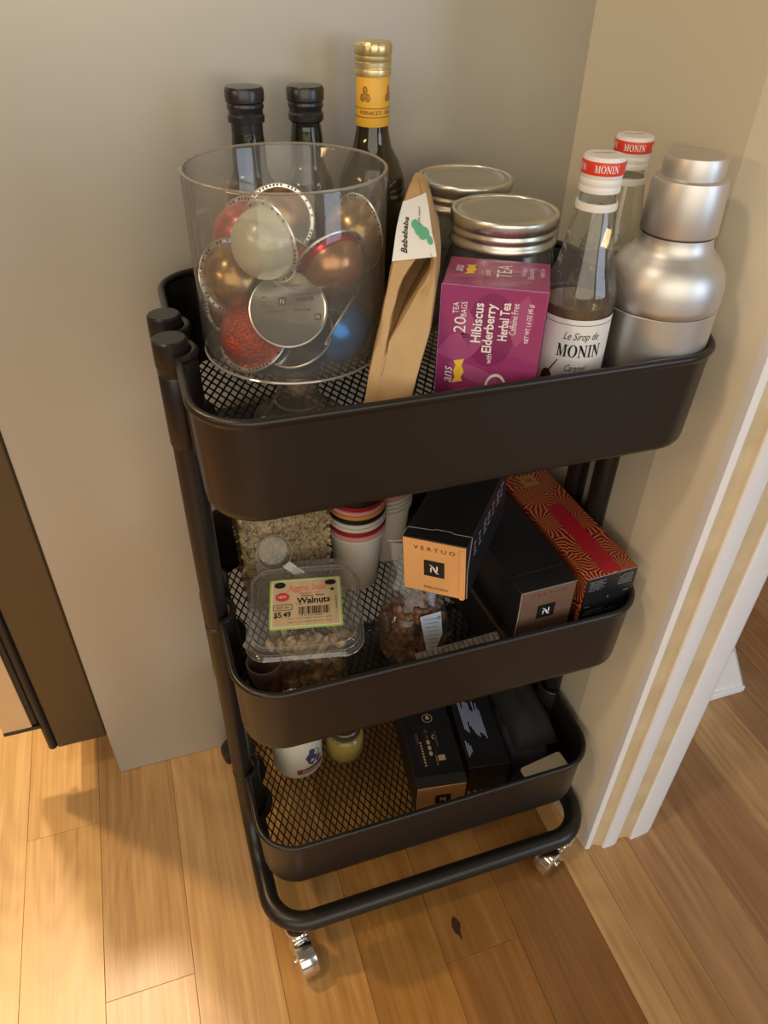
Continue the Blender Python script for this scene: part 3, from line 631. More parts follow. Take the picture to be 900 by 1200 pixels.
for z, x, y, hw, dp in secs:
    f = Vector((x, y, z)) - bo; r = []
    a, b_, dd = mouth.get(z, (None, None, 0))
    if a is None:
        a, b_ = (-.5, -.45) if z < .12 else (.3, .5)
        if z > .162: a, b_ = .1, .3
    crease = .0012 * math.sin(z * 260)
    sc = [(-1, 0), (-.93, -.004), ((-1 + a) / 2, -.0050 + crease), (a - .04, -.0040 if dd else -.0045), (a, -.001 if dd else -.0045), (a + .02, dd if dd else -.0045), (b_ - .02, dd if dd else -.0045), (b_, -.001 if dd else -.0045), (b_ + .05, -.0045), (b_ + (1 - b_) * .35, -.0025 - crease * 1.5), (b_ + (1 - b_) * .65, -.0055 + crease), (.96, -.0035), (1, 0), (1.04, .25 * dp), (1.0, .55 * dp), (.8, dp), (.2, dp * 1.02), (-.8, dp), (-1.0, .55 * dp), (-1.05, .25 * dp)]
    for s_, d_ in sc:
        j_ = rnd.uniform(-.0006, .0006) if 0.01 < z < .16 else 0
        r.append(f + nv * (s_ * hw + j_) + dv * (d_ + j_))
    rings.append(r)
B().loft(rings).build('bag_body', 'kraft', bag, ang=42)
# white label wrapped over the upper front edge
lb = B(); n = 6; rows = [(.1505, -.9), (.158, -.95), (.166, -1.0), (.174, -1.0), (.1815, -1.0)]
def lmap(u, v, off):
    z = .1500 + v; p = fpt(min(z, .1944), 0, 0)
    for a, b_ in zip(secs[:-1], secs[1:]):
        if a[0] <= z <= b_[0]: q_ = (z - a[0]) / (b_[0] - a[0]); hw = a[3] + (b_[3] - a[3]) * q_
    return fpt(z, u, 0) - dv * (.0042 + off) + Vector((0, 0, .0022))
lb.add([lmap(-1.0 + 2.0 * i / n, .0060 + .0285 * j / 5 + (.004 * i / n), .0) for j in range(6) for i in range(n + 1)], [(j * 7 + i, j * 7 + i + 1, (j + 1) * 7 + i + 1, (j + 1) * 7 + i) for j in range(5) for i in range(n)])
lb.build('label', 'paper', bag, label='white label with black script and a green leaf', ang=80)
def lm2(u, v, off): return lmap(u, v, off)
def rotmap(u, v, off): return lmap(-v, u, off)     # baseline runs up the bag
bb.text(rotmap, 'Bebebaba', .0195, .50, .0170, .30, 0, .0007, shear=.3, bold=.02); bb.text(rotmap, '100% natural', .0290, -.30, .0080, .16, 0, .0007)
bb.build('label_script', 'ink', bag, smooth=False)
bb = B()
for k, (u, v, a_, b2) in enumerate(((.05, .0250, .22, .0022), (.32, .0225, .28, .0030), (.60, .0215, .26, .0026), (.80, .0180, .16, .0022), (.45, .0195, .2, .0016))): bb.ell(lmap, u, v, a_, b2, .0006 + .00005 * k, 12)
bb.build('label_leaf', 'greenink', bag, smooth=False)

# mason jars
def mason(x, y, lab, az):
    t = thing('mason_jar', lab, 'jar', (x, y, TZ), (0, 0, az), 'silver-lidded glass jars')
    B().lathe([(0, .003), (.036, .001), (.0415, .004), (.0445, .012), (.0450, .030), (.0450, .115), (.0440, .130), (.0418, .140), (.0400, .146), (.0400, .160), (.0380, .160), (.0378, .146), (.0400, .138), (.0424, .128), (.0430, .115), (.0430, .030), (.042, .014), (.036, .006), (0, .006)], 56,
              fn=lambda r, z, a: r * (1 - .02 * (abs(math.cos(2 * a)) ** 6) * (1 if .02 < z < .12 else 0))).build('glass_body', 'glass', t)
    bd = B().lathe([(.0405, .1475), (.0422, .1478), (.0428, .1495), (.0422, .1518), (.0408, .1535), (.0408, .1550), (.0420, .1568), (.0422, .1590), (.0412, .1606), (.0414, .1616), (.0425, .1624), (.0426, .1690), (.0420, .1712), (.0404, .1720), (.0392, .1716), (.0386, .1704), (.0384, .1690)], 120,
                   fn=lambda r, z, a: r * (1 + (.006 * math.cos(60 * a) if .1620 < z < .1695 else 0))).build('screw_band', 'lid', t, ang=60)
    B().lathe([(0, .1688), (.0310, .1688), (.0325, .1695), (.0345, .1712), (.0365, .1708), (.0385, .1696)], 64).build('lid_disc', 'lidtop', t)
    return t
mason(.0645, .0740, 'rear glass jar with a silver screw lid, nearest the fridge', 0)
mason(.0555, -.0265, 'front glass jar with a silver screw lid, behind the magenta tea box', .5)

# tea carton
tb = thing('tea_box', 'magenta box of hibiscus elderberry tea standing on end', 'box', (.0207, -.0934, TZ), (0, 0, math.atan2(-.0358, .0653)))
W, Dp, H = .0748, .058, .83 - TZ; HX, HY = W / 2, Dp / 2
B().box(-HX, HX, -HY, HY, 0, H).build('carton', 'purple', tb, bevel=.0008)
B().patch(plane((HX, -HY, 0), (0, 1, 0), (1, 0, 0)), .001, .012, .001, H - .001, off=.0003).build('side_strip', 'lilac', tb, smooth=False)
ff = plane((0, -HY, 0), (1, 0, 0), (0, -1, 0)); tf = plane((0, 0, H), (1, 0, 0), (0, 0, 1))
bb = B()
def leaf(fm, u, v, ln, wd, rot, off):
    pts = [(ln * (i / 8 - .5), wd * math.sin(PI * i / 8)) for i in range(9)] + [(ln * (.5 - i / 8), -wd * math.sin(PI * i / 8)) for i in range(1, 8)]
    B().poly(fm, [(u + x * math.cos(rot) - y * math.sin(rot), v + x * math.sin(rot) + y * math.cos(rot)) for x, y in pts], off).build('leaf_print', 'purple2', tb, smooth=False)
leaf(ff, .0210, H - .023, .040, .0085, 1.45, .00012); leaf(ff, -.0210, H - .046, .036, .011, .35, .00013); leaf(ff, -.0060, H - .068, .050, .0060, -.35, .00014); leaf(ff, -.017, H - .030, .030, .0060, 1.7, .00013)
leaf(tf, -.024, -.010, .022, .005, .2, .00013); leaf(tf, .018, .010, .030, .006, .5, .00014)
bb = B(); bb.ell(ff, .000, H - .032, .018, .028, .00008, 24); bb.build('shade_print', 'purple3', tb, smooth=False)
bb = B(); up_ = PI / 2
bb.text(ff, '20', -.0225, H - .0290, .0120, .0088, up_); bb.text(ff, 'TEA', -.0262, H - .0165, .0085, .0042, up_); bb.text(ff, 'BAGS', -.0205, H - .0170, .0110, .0042, up_)
bb.text(ff, 'Hibiscus', -.0102, H - .0265, .0300, .0074, up_, bold=.02); bb.text(ff, 'Elderberry', -.0005, H - .0300, .0375, .0092, up_, bold=.02); bb.text(ff, 'with', .0008, H - .0535, .0075, .0040, up_)
bb.text(ff, 'Herbal Tea', .0088, H - .0240, .0285, .0070, up_, bold=.02); bb.text(ff, 'Caffeine Free', .0155, H - .0215, .0235, .0048, up_); bb.text(ff, 'NET WT 1.6 OZ (45 g)', .0265, H - .0240, .0290, .0042, up_, bold=.01)
bb.text(ff, 'ans', -.0280, H - .0690, .0130, .0055, up_, shear=.3); bb.ell(ff, .0080, H - .0760, .0080, .0110, .0003, 24, 0, .78)
bb.text(tf, 'just', -.0070, -.001, .0120, .0066, up_); bb.text(tf, 'TEA', .0045, .0040, .0260, .0105, up_); bb.text(tf, 'ans', -.0280, .004, .0130, .0052, up_, shear=.3)
bb.text(tf, 'Hibiscus', .0185, .006, .0160, .0038, up_); bb.text(tf, 'Elderberry', .0245, .004, .0220, .0054, up_); bb.text(tf, 'Herbal Tea', .0315, .007, .0170, .0038, up_)
bb.build('lettering', 'wink', tb, smooth=False)
for fm, u, v in ((ff, -.0210, H - .0660), (tf, -.0200, .003)):
    B().poly(fm, [(u - .004, v - .010), (u + .004, v - .0075), (u + .0025, v - .005), (u + .0045, v), (u + .0025, v + .005), (u + .004, v + .0105), (u - .004, v + .0085), (u - .002, v + .005), (u - .0035, v), (u - .002, v - .005)], .0003).build('ribbon_print', 'gold_ink', tb, smooth=False)
bb = B(); bb.tube([(-HX, -HY - .0001, H), (HX, -HY - .0001, H)], .00035, 6); bb.tube([(-HX, -HY, .001), (-HX, -HY, H)], .0003, 6); bb.build('wrap_edge', M['lilac'], tb)

# syrup bottles
def syrup(x, y, h, lab, az, label=True):
    t = thing('syrup_bottle', lab, 'bottle', (x, y, TZ), (0, 0, 0), 'white-capped syrup bottles')
    B().lathe([(0, .003), (.022, .001), (.0255, .004), (.0268, .010), (.0268, .117), (.0275, .123), (.0272, .131), (.0250, .140), (.0210, .150), (.0172, .168), (.0148, .185), (.0132, h - .034), (.0125, h - .030), (.0122, h - .004)], 56,
              fn=lambda r, z, a: r * (1 + .012 * math.cos(14 * a) * (1 if .13 < z < h - .04 else 0))).build('glass_body', 'syrupglass', t, ang=60)
    B().lathe([(0, .004), (.0245, .005), (.0252, .012), (.0252, .118), (.0245, .1225), (0, .1225)], 40).build('syrup', 'syrup', t)
    B().lathe([(.0130, h - .0350), (.0146, h - .0348), (.0149, h - .0320), (.0146, h - .0298), (.0136, h - .0295)], 40).build('tamper_ring', 'capwhite', t)
    B().lathe([(.0128, h - .0232), (.0143, h - .0230), (.0146, h - .0205), (.0140, h - .0190), (.0145, h - .0172), (.0145, h - .0155), (.0139, h - .0140), (.0144, h - .0122), (.0145, h - .0108), (.0147, h - .0020), (.0138, h - .0002), (0, h)], 48).build('cap', 'capwhite', t)
    B().lathe([(.0148, h - .0112), (.01485, h - .0110), (.0149, h - .0030), (.0148, h - .0028)], 48).build('cap_band', 'red', t)
    fm = cylmap(0, 0, 0, .0149, az); bb = B()
    for k in range(-2, 3): serif_word(bb, fm, 'MONIN', .0235 * k, h - .0070, .0165, .0046)
    bb.build('cap_lettering', 'wink', t, smooth=False)
    bb = B(); bb.text(plane((0, 0, h), (math.cos(az + PI / 2 + .2), math.sin(az + PI / 2 + .2), 0), (0, 0, 1)), 'MONIN', 0, .003, .0150, .0035, off=.0002); bb.build('cap_print', 'redink', t, smooth=False)
    bb = B()
    for k in range(9):
        a = az + k * 2 * PI / 9 + .25
        fm2 = cylmap(0, 0, 0, .0277, a); bb.ell(fm2, 0, .1300, .0058, .0058, .0004, 20, 0, .78)
    bb.build('embossed_rings', 'syrupglass', t, smooth=False)
    if label:
        fm = cylmap(0, 0, 0, .0271, az + .05); z1 = .1165
        B().patch(fm, -.037, .037, .012, z1, 30, 1, .0002).build('label', 'paper', t)
        bb = B(); bb.text(fm, 'Le Sirop de', .0010, z1 - .0135, .0270, .0080, shear=.35, off=.0005)
        serif_word(bb, fm, 'MONIN', .0010, z1 - .0245, .0340, .0100, .0005)
        bb.text(fm, 'Caramel', .0005, z1 - .0385, .0165, .0060, shear=.4, off=.0005); bb.text(fm, 'Flavoured', .0000, z1 - .0465, .0200, .0058, shear=.4, off=.0005)
        for k, s_ in enumerate(('Saveur Caramel', 'Karamelli makuinen', 'Karamelsmaak')): bb.text(fm, s_, -.0015, z1 - .0530 - .0042 * k, .0165 - .001 * k, .0026, shear=.3, off=.0005)
        bb.patch(fm, -.036, .036, z1 - .0042, z1 - .0038, 24, 1, .0005)
        bb.build('label_print', 'ink', t, smooth=False)
        bb = B()
        for (u, v) in ((.0180, -.052), (.0155, -.058), (.0200, -.060), (.0125, -.066), (.0180, -.067), (.0225, -.066), (-.0195, -.067), (-.0165, -.072), (-.0215, -.073)): bb.poly(fm, [(u - .0028, z1 + v - .003), (u + .001, z1 + v - .004), (u + .003, z1 + v), (u + .002, z1 + v + .0035), (u - .0018, z1 + v + .003)], .0005)
        bb.build('caramel_print', 'caramel', t, smooth=False)
        bb = B(); bb.ell(fm, -.0215, z1 - .051, .0050, .0085, .00045); bb.ell(fm, -.0220, z1 - .060, .0055, .0070, .00046); bb.poly(fm, [(-.0205, z1 - .043), (-.0145, z1 - .0325), (-.0138, z1 - .033), (-.0195, z1 - .044)], .0005); bb.build('spoon_print', 'darkcar', t, smooth=False)
    return t
syrup(.0885, -.0990, .2245, 'front syrup bottle with white caramel label beside the magenta box', R_(-112))
syrup(.1610, -.0270, .2195, 'rear syrup bottle behind the silver shaker, only neck and cap showing', R_(-120), False)

# cocktail shaker
sh = thing('cocktail_shaker', 'brushed silver cocktail shaker in the right corner of the top tray', 'cocktail shaker', (.1640, -.0990, TZ))
B().lathe([(0, .001), (.039, 0), (.0425, .003), (.0432, .012), (.0436, .060), (.0440, .1130), (.0434, .1136)], 72).build('body', 'alu', sh)
B().lathe([(.0432, .1132), (.0436, .1144), (.0436, .1148)], 72).build('seam', 'groove', sh)
B().lathe([(.0438, .1146), (.0444, .1152), (.0446, .1200), (.0444, .1290), (.0432, .1370), (.0405, .1440), (.0360, .1500), (.0312, .1545), (.0282, .1590), (.0272, .1640), (.0270, .1668)], 72).build('shoulder', 'alu', sh, ang=60)
B().lathe([(.0262, .1664), (.0262, .1684)], 60).build('seam', 'groove', sh)
B().lathe([(.0270, .1684), (.0282, .1686), (.0286, .1700), (.0268, .2040), (.0262, .2056), (.0246, .2066), (.0222, .2070)], 64).build('lid', 'alu', sh)
B().lathe([(.0222, .2068), (.0222, .2175), (.0212, .2205), (.0190, .2218), (0, .2224)], 64).build('lid_cap', 'alu', sh)

# ------------------------------------------------------------------ middle tray
MZ = ZR[1] - HT + .0032
# oats canister
oc = thing('oats_canister', 'clear rectangular canister of rolled oats at the back left of the middle tray', 'canister', (-.1265, .0895, MZ))
B().loft([rrect(-.045, .047, -.048, .048, .010, 0.0), rrect(-.047, .049, -.050, .050, .010, .004), rrect(-.050, .052, -.053, .052, .010, .200)], cap1=False).build('shell', 'clam', oc)
B().loft([rrect(-.053, .055, -.056, .055, .011, .198), rrect(-.053, .055, -.056, .055, .011, .216)]).build('lid', 'dark', oc)
ob = B(); rnd = random.Random(5)
for i in range(2300):
    z = rnd.uniform(.004, .165); fz = z / .2; hx0, hx1, hy0 = -.0455 - .003 * fz, .0475 + .003 * fz, -.0485 - .003 * fz
    side = rnd.random()
    if side < .62: x = rnd.uniform(hx0, hx1); y = hy0 + rnd.uniform(.0008, .006); rot = (PI / 2 + rnd.uniform(-.6, .6), rnd.uniform(-.6, .6), rnd.uniform(0, 3))
    elif side < .86: x = hx0 + rnd.uniform(.0008, .005); y = rnd.uniform(hy0, .05); rot = (rnd.uniform(-.6, .6), PI / 2 + rnd.uniform(-.6, .6), rnd.uniform(0, 3))
    else: x = rnd.uniform(hx0, hx1); y = rnd.uniform(hy0, .05); z = .165 + rnd.uniform(-.003, .003); rot = (rnd.uniform(-.5, .5), rnd.uniform(-.5, .5), 0)
    ob.ico((x, y, z), .0040, .0031, .0013, (rot[0] * 1.0, rot[1] * .6 if side < .62 else rot[1], rot[2]), .08)
ob.box(-.041, .043, -.044, .046, .003, .163)
ob.build('rolled_oats', 'oats', oc, smooth=False, kind='stuff')
sc = thing('measuring_scoop', 'clear round plastic scoop standing in front of the oats canister', 'scoop', (-.1440, .0200, MZ + .108), (R_(60), 0, 0))
B().lathe([(0, -.008), (.015, -.008), (.0172, -.004), (.0182, .003), (.0192, .003), (.0184, -.005), (.0155, -.0095), (0, -.0095)], 40).build('bowl', thin('frosted_scoop', (0.93, 0.92, 0.90), (0.5, 0.48, 0.45), .15, .08, (0.62, 0.58, 0.5), refl=.5), sc)
bb = B(); bb.add([(.006, -.0165, .001), (.014, -.012, .001), (.042, -.040, .001), (.034, -.046, .001), (.006, -.0165, .003), (.014, -.012, .003), (.042, -.040, .003), (.034, -.046, .003)], [(3, 2, 1, 0), (4, 5, 6, 7), (0, 1, 5, 4), (1, 2, 6, 5), (2, 3, 7, 6), (3, 0, 4, 7)])
bb.build('handle', M['clam'], sc)

# walnut tub
wt = thing('walnut_tub', 'clear lidded tub of walnuts with green-edged price label, front left of middle tray', 'tub', (-.1235, -.0370, MZ), (R_(5), R_(-2), R_(-13)))
zl = .083
B().loft([rrect(-.036, .036, -.040, .040, .012, 0), rrect(-.039, .039, -.043, .043, .014, .002), rrect(-.048, .048, -.054, .054, .018, zl - .012), rrect(-.050, .050, -.056, .056, .019, zl - .011), rrect(-.050, .050, -.056, .056, .019, zl - .009)], cap1=False).build('base', 'clam', wt)
ld = B().loft([rrect(-.0580, .0580, -.0570, .0570, .022, zl - .010, 8), rrect(-.0585, .0585, -.0575, .0575, .022, zl - .008, 8), rrect(-.0555, .0555, -.0545, .0545, .021, zl - .005, 8), rrect(-.0545, .0545, -.0535, .0535, .020, zl + .003, 8), rrect(-.0515, .0515, -.0505, .0505, .018, zl + .005, 8), rrect(-.0480, .0480, -.0470, .0470, .016, zl + .003, 8), rrect(-.0460, .0460, -.0450, .0450, .014, zl + .0028, 8)], cap0=False).build('lid', 'clam', wt)
hb = B().box(-.050, .050, .0575, .0615, zl - .012, zl + .004); hb.build('hinge', 'clam', wt)
for (g_, z_) in ((.0541, zl - .0085), (.0480, zl + .0048), (.0508, zl - .0035)):
    pts = rrect(-g_ - .004, g_ + .004, -g_ - .003, g_ + .003, .021, z_, 8); B().tube(pts + [pts[0]], .0005, 6, False).build('lid_ridge', thin('clear_ridge', (0.8, 0.8, 0.78), (0.6, 0.6, 0.58), .08, .30, (0.6, 0.58, 0.54), refl=3.0), ld)
wb = B(); rnd = random.Random(9)
for i in range(150):
    z = rnd.uniform(.006, zl - .014); k = .030 + .011 * z / zl
    x = rnd.uniform(-k, k) ; y = rnd.uniform(-k - .004, k + .004)
    if rnd.random() < .5: y = -k - rnd.uniform(0, .004)
    if i > 100: z = zl - .012 + rnd.uniform(-.002, .004)
    wb.ico((x, y, z), rnd.uniform(.005, .009), rnd.uniform(.004, .007), rnd.uniform(.003, .006), (rnd.uniform(0, 3), rnd.uniform(0, 3), rnd.uniform(0, 3)), .22, 1)
wb.build('walnut_pieces', 'walnut', wt, kind='stuff', ang=50)
fm = plane((.002, .004, zl + .0032), (1, .02, 0), (0, 0, 1)); lw_, lh_ = .0365, .0325
B().loft([rrect(.002 - lw_, .002 + lw_, .004 - lh_, .004 + lh_, .002, zl + .0030, 3), rrect(.002 - lw_, .002 + lw_, .004 - lh_, .004 + lh_, .002, zl + .0033, 3)]).build('label_border', 'green', wt, label='lime green label border')
fm = plane((.002, .004, zl + .0033), (1, 0, 0), (0, 0, 1))
B().patch(fm, -.0345, .0345, -.0305, .0305, off=.0002).build('label_margin', 'paper', wt, smooth=False)
B().patch(fm, -.0335, .0335, -.0295, .0295, off=.0003).build('label', 'kraftlabel', wt, smooth=False)
bb = B(); bb.text(fm, 'Walnuts', .0080, .0025, .0340, .0075, bold=.03, off=.0005); bb.text(fm, 'Fancy Raw', .0080, .0085, .0240, .0028, bold=.02, off=.0005)
bb.text(fm, '$5.49', -.0235, -.0150, .0170, .0085, bold=.02, off=.0005)
rnd = random.Random(2); u = -.0070
while u < .0235:
    wd = rnd.choice((.0004, .0007, .0012)); bb.patch(fm, u, u + wd, -.0155, -.0055, off=.0005); u += wd + rnd.choice((.0003, .0005, .0009))
bb.text(fm, '8 51107 00801 7', .0080, -.0172, .0260, .0018, off=.0005)
for k in range(2): bb.text(fm, 'Keep in a cool dry place. Packed in a facility', .004, -.0205 - .0045 * k, .044, .0017, off=.0005)
bb.text(fm, 'NET WT 9 OZ', .0060, -.0022, .0300, .0017, off=.0005)
bb.ell(fm, -.0260, .0245, .0058, .0042, .0005); bb.ell(fm, .0260, .0245, .0058, .0035, .0005)
for (a, b2, c_, d2) in ((-.0325, -.0135, -.0090, -.0084), (-.0325, -.0135, -.0020, -.0014), (-.0325, -.0319, -.0090, -.0014), (-.0141, -.0135, -.0090, -.0014)): bb.patch(fm, a, b2, c_, d2, off=.0005)
bb.text(fm, 'BEST BY', -.0230, -.0052, .0130, .0025, off=.0005)
st5 = [(.0275 + (.0032 if i % 2 == 0 else .0013) * math.sin(PI * i / 5), .0150 + (.0032 if i % 2 == 0 else .0013) * math.cos(PI * i / 5)) for i in range(10)]; bb.poly(fm, st5, .0005)
bb.text(fm, 'packed fresh', .0310, -.0020, .0170, .0020, PI / 2, .0005)
bb.build('label_print', 'ink', wt, smooth=False)
bb = B(); bb.text(fm, 'Aggro Snax', .0020, .0185, .0400, .0110, bold=.015, off=.0006, shear=.15); bb.build('label_title', 'salmon', wt, smooth=False)
bb = B(); bb.ell(fm, -.0235, .0085, .0072, .0058, .0005); bb.text(fm, 'SNACK CO', .004, .0117, .020, .0022, off=.00065, shear=.15); bb.build('label_red_dot', 'redink', wt, smooth=False)
bb = B(); bb.text(fm, 'NEW', -.0235, .0085, .0085, .0035, off=.0008); bb.build('label_dot_text', 'wink', wt, smooth=False)

# tinted little cup beside the tub
tc_ = tag(B().lathe([(0, .001), (.0150, 0), (.0160, .002), (.0170, .071), (.0160, .071), (.0150, .003), (0, .003)], 32).build('plastic_tumbler', 'lilacglass'), 'small brown-tinted translucent cup at the left front of the middle tray', 'cup'); tc_.location = (-.1790, -.0900, MZ)

# paper cup stacks: every cup nested in the one below is a cup
def cup_mesh():
    return B().lathe([(0, .004), (.0235, .004), (.0235, 0), (.0250, 0), (.0318, .0780), (.0338, .0785), (.0342, .0800), (.0338, .0815), (.0322, .0817), (.0309, .0800), (.0238, .006), (0, .006)], 40)
proto = {}
def cup(x, y, z, tilt, col, lab, grp):
    if 'c' not in proto:
        proto['c'] = True
    t = thing('paper_cup', lab, 'cup', (x, y, z), tilt, grp)
    if 'shell' not in proto:
        proto['shell'] = cup_mesh().build('shell', 'cup', t)
    else:
        o = proto['shell'].copy(); C.objects.link(o); o.parent = t
    k = 'b_' + col
    if col:
        if k not in proto:
            proto[k] = B().lathe([(.0313, .0700), (.0320, .0778), (.0339, .0783), (.0344, .0800), (.0340, .0816), (.0322, .0819)], 40).build('rim_band', col, t)
        else:
            o = proto[k].copy(); C.objects.link(o); o.parent = t
ORD = ['topmost', 'second from the top', 'third from the top', 'fourth from the top', 'fifth from the top', 'sixth from the top', 'seventh from the top', 'eighth from the top', 'ninth from the top', 'bottom']
def stack(x, y, cols, n, grp, where):
    for i in range(n):
        k = n - 1 - i; col = cols.get(k, '')
        nm = {'': 'plain white', 'cupblack': 'black-rimmed', 'cupred': 'dark-red-rimmed', 'cuppink': 'pink-rimmed', 'cuporange': 'orange-rimmed'}[col]
        cup(x, y, MZ + .001 + .0060 * i, (0, 0, 0), col, '%s paper cup, %s %s' % (nm, ORD[k] if k < n - 1 else 'bottom', where), grp)
stack(-.0390, .0700, {0: 'cupblack', 1: 'cupred', 2: 'cuppink', 3: 'cuporange', 4: 'cupblack', 7: 'cupred', 8: 'cuppink'}, 10, 'paper cups in the front stack', 'in the stack beside the walnut tub')
stack(.0080, .1090, {1: 'cupblack', 4: 'cupred', 5: 'cuppink'}, 10, 'paper cups in the rear stack', 'in the rear stack behind the nut bag')

# nut bag
nb_ = thing('nut_bag', 'clear plastic bag of brown nuts with a blue-white label below the orange-ended box', 'bag', (-.0150, -.0600, MZ), (0, 0, R_(-14)))
rings = []; rnd = random.Random(12)
for z, cx, cy, a_, b2 in ((0, 0, 0, .030, .018), (.004, 0, 0, .036, .024), (.02, 0, 0, .039, .027), (.035, 0, 0, .040, .028), (.048, 0, .001, .039, .027), (.060, 0, .003, .036, .025), (.070, .001, .006, .032, .021), (.080, .001, .009, .028, .017), (.090, .000, .013, .026, .013), (.100, -.001, .018, .024, .010), (.110, -.002, .023, .022, .008), (.120, -.003, .028, .022, .006), (.1295, -.004, .033, .022, .004)):
    rings.append([Vector((cx + a_ * math.cos(2 * PI * q / 20) * (1 + rnd.uniform(-.09, .09)), cy + b2 * math.sin(2 * PI * q / 20) * (1 + rnd.uniform(-.14, .14)), z)) for q in range(20)])
B().loft(rings).build('bag_film', 'bagplastic', nb_, ang=25)
B().tube([(-.026, .033, .130), (.018, .033, .130)], .0010, 6).build('bag_seal', mat('pale_film_fold', (0.55, 0.52, 0.48), .3), nb_)
db = B()
for i in range(170):
    z = rnd.uniform(.006, .072); a = rnd.uniform(0, 2 * PI); k = .84 if rnd.random() < .75 else rnd.random() * .8
    sz = 1 if z < .058 else .75
    db.ico((.036 * k * sz * math.cos(a), .0225 * k * sz * math.sin(a), z), .0085, .0055, .0046, (rnd.uniform(0, 3), rnd.uniform(0, 3), rnd.uniform(0, 3)), .10, 1)
db.build('nuts', 'date', nb_, kind='stuff', ang=50)
lf = plane((.014, -.0290, .046), (1, .12, 0), (.10, -1, .22))
B().poly(lf, [(-.010, .030), (.012, .034), (.014, .006), (.004, -.022), (-.001, -.024)], .0004).build('label', mat('pale_blue_label', (0.50, 0.56, 0.68), .4), nb_, smooth=False)
bb = B()
for k in range(9): bb.patch(lf, -.006 + .0010 * k, .010, .026 - .005 * k, .0265 - .005 * k, off=.0007)
bb.ell(lf, .010, .027, .0018, .0018, .0007, 12, 0, .6); bb.build('label_print', 'navy', nb_, smooth=False)
# grey blister strip lying on the tray floor behind the front wall
bl = thing('blister_strip', 'grey ribbed blister strip leaning inside the front wall of the middle tray', 'blister pack', (.0080, -.1300, MZ + .0660), (R_(20), R_(0), R_(2)))
bb = B().box(-.045, .045, -.009, .009, -.001, .001)
bb.build('sheet', 'silvertape', bl, bevel=.0005)
bb = B()
for i in range(16): bb.box(-.0425 + .0055 * i, -.0390 + .0055 * i, -.0075, .0075, .001, .0032)
bb.build('ribs', 'silvertape', bl, bevel=.0008, smooth=True)

def nlogo(bb, fm, u, v, s, off=.0007):
    """white stylised N with curling serifs"""
    bb.poly(fm, [(u - .42 * s, v - .50 * s), (u - .28 * s, v - .44 * s), (u - .26 * s, v + .30 * s), (u - .44 * s, v + .10 * s)], off)
    bb.poly(fm, [(u - .62 * s, v + .58 * s), (u - .30 * s, v + .52 * s), (u + .06 * s, v + .20 * s), (u + .34 * s, v - .34 * s), (u + .62 * s, v - .60 * s), (u + .22 * s, v - .50 * s), (u - .04 * s, v - .12 * s), (u - .28 * s, v + .36 * s)], off + .00005)
    bb.poly(fm, [(u + .26 * s, v + .48 * s), (u + .42 * s, v + .52 * s), (u + .44 * s, v - .12 * s), (u + .26 * s, v - .30 * s)], off)
CW = .062
def pod_carton(name, lab, loc, rot, ln, endm, w_=CW, h_=CW, body='carton', grp='long coffee pod cartons'):
    t = thing(name, lab, 'box', loc, rot, grp)
    B().box(-w_ / 2, w_ / 2, 0, ln, 0, h_).build('carton', body, t, bevel=.0007)
    if endm:
        B().box(-w_ / 2 + .0006, w_ / 2 - .0012, -.0012, .0002, .0004, h_ - .001).build('end_flap', endm, t, bevel=.0004)
    return t
# carton with the orange end, raised across the others
mz = pod_carton('pod_carton', 'black coffee pod carton with bright orange end, propped across the others', (-.0125, -.1040, .5275), (R_(-1.5), R_(-4.5), R_(-39.5)), .150, 'orange')
fm = plane((0, -.0012, CW / 2), (1, 0, 0), (0, -1, 0))
bb = B(); bb.text(fm, 'V E R T U O', .000, .0215, .0400, .0042, off=.0003); bb.text(fm, 'MELOZIO', .0020, -.0240, .0240, .0028, off=.0003); bb.patch(fm, -.0100, .0100, -.0100, .0085, off=.0003); bb.build('lettering', 'ink', mz, smooth=False)
bb = B(); nlogo(bb, fm, 0, -.0008, .0085); bb.build('logo', 'wink', mz, smooth=False)
B().box(CW / 2 - .0060, CW / 2 - .0022, -.0022, -.0010, .0, CW - .004).build('flap_fold', 'orange', mz)
bb = B(); zz = CW + .0002
ps = [(-.031, 0), (-.0305, .014), (-.006, .0155), (-.004, .0175), (.012, .0175), (.0135, .0155), (.0308, .0158)]
for a, b_ in zip(ps[:-1], ps[1:]): bb.bar((a[0], a[1], zz), (b_[0], b_[1], zz), .0005, .0003)
bb.tube([(.0312, .0155, CW), (.0312, .001, CW * .5), (.0312, .0005, .001)], .0003, 5); bb.build('worn_edge', 'edge', mz)
sf = plane((CW / 2, 0, 0), (0, 1, 0), (1, 0, 0)); bb = B(); rnd = random.Random(4)
for k in range(7):
    for j in range(3):
        u = .022 + .017 * k; bb.patch(sf, u, u + rnd.uniform(.006, .013), CW - .014 - .006 * j, CW - .012 - .006 * j, off=.0003)
bb.build('side_print', 'blueink', mz, smooth=False)

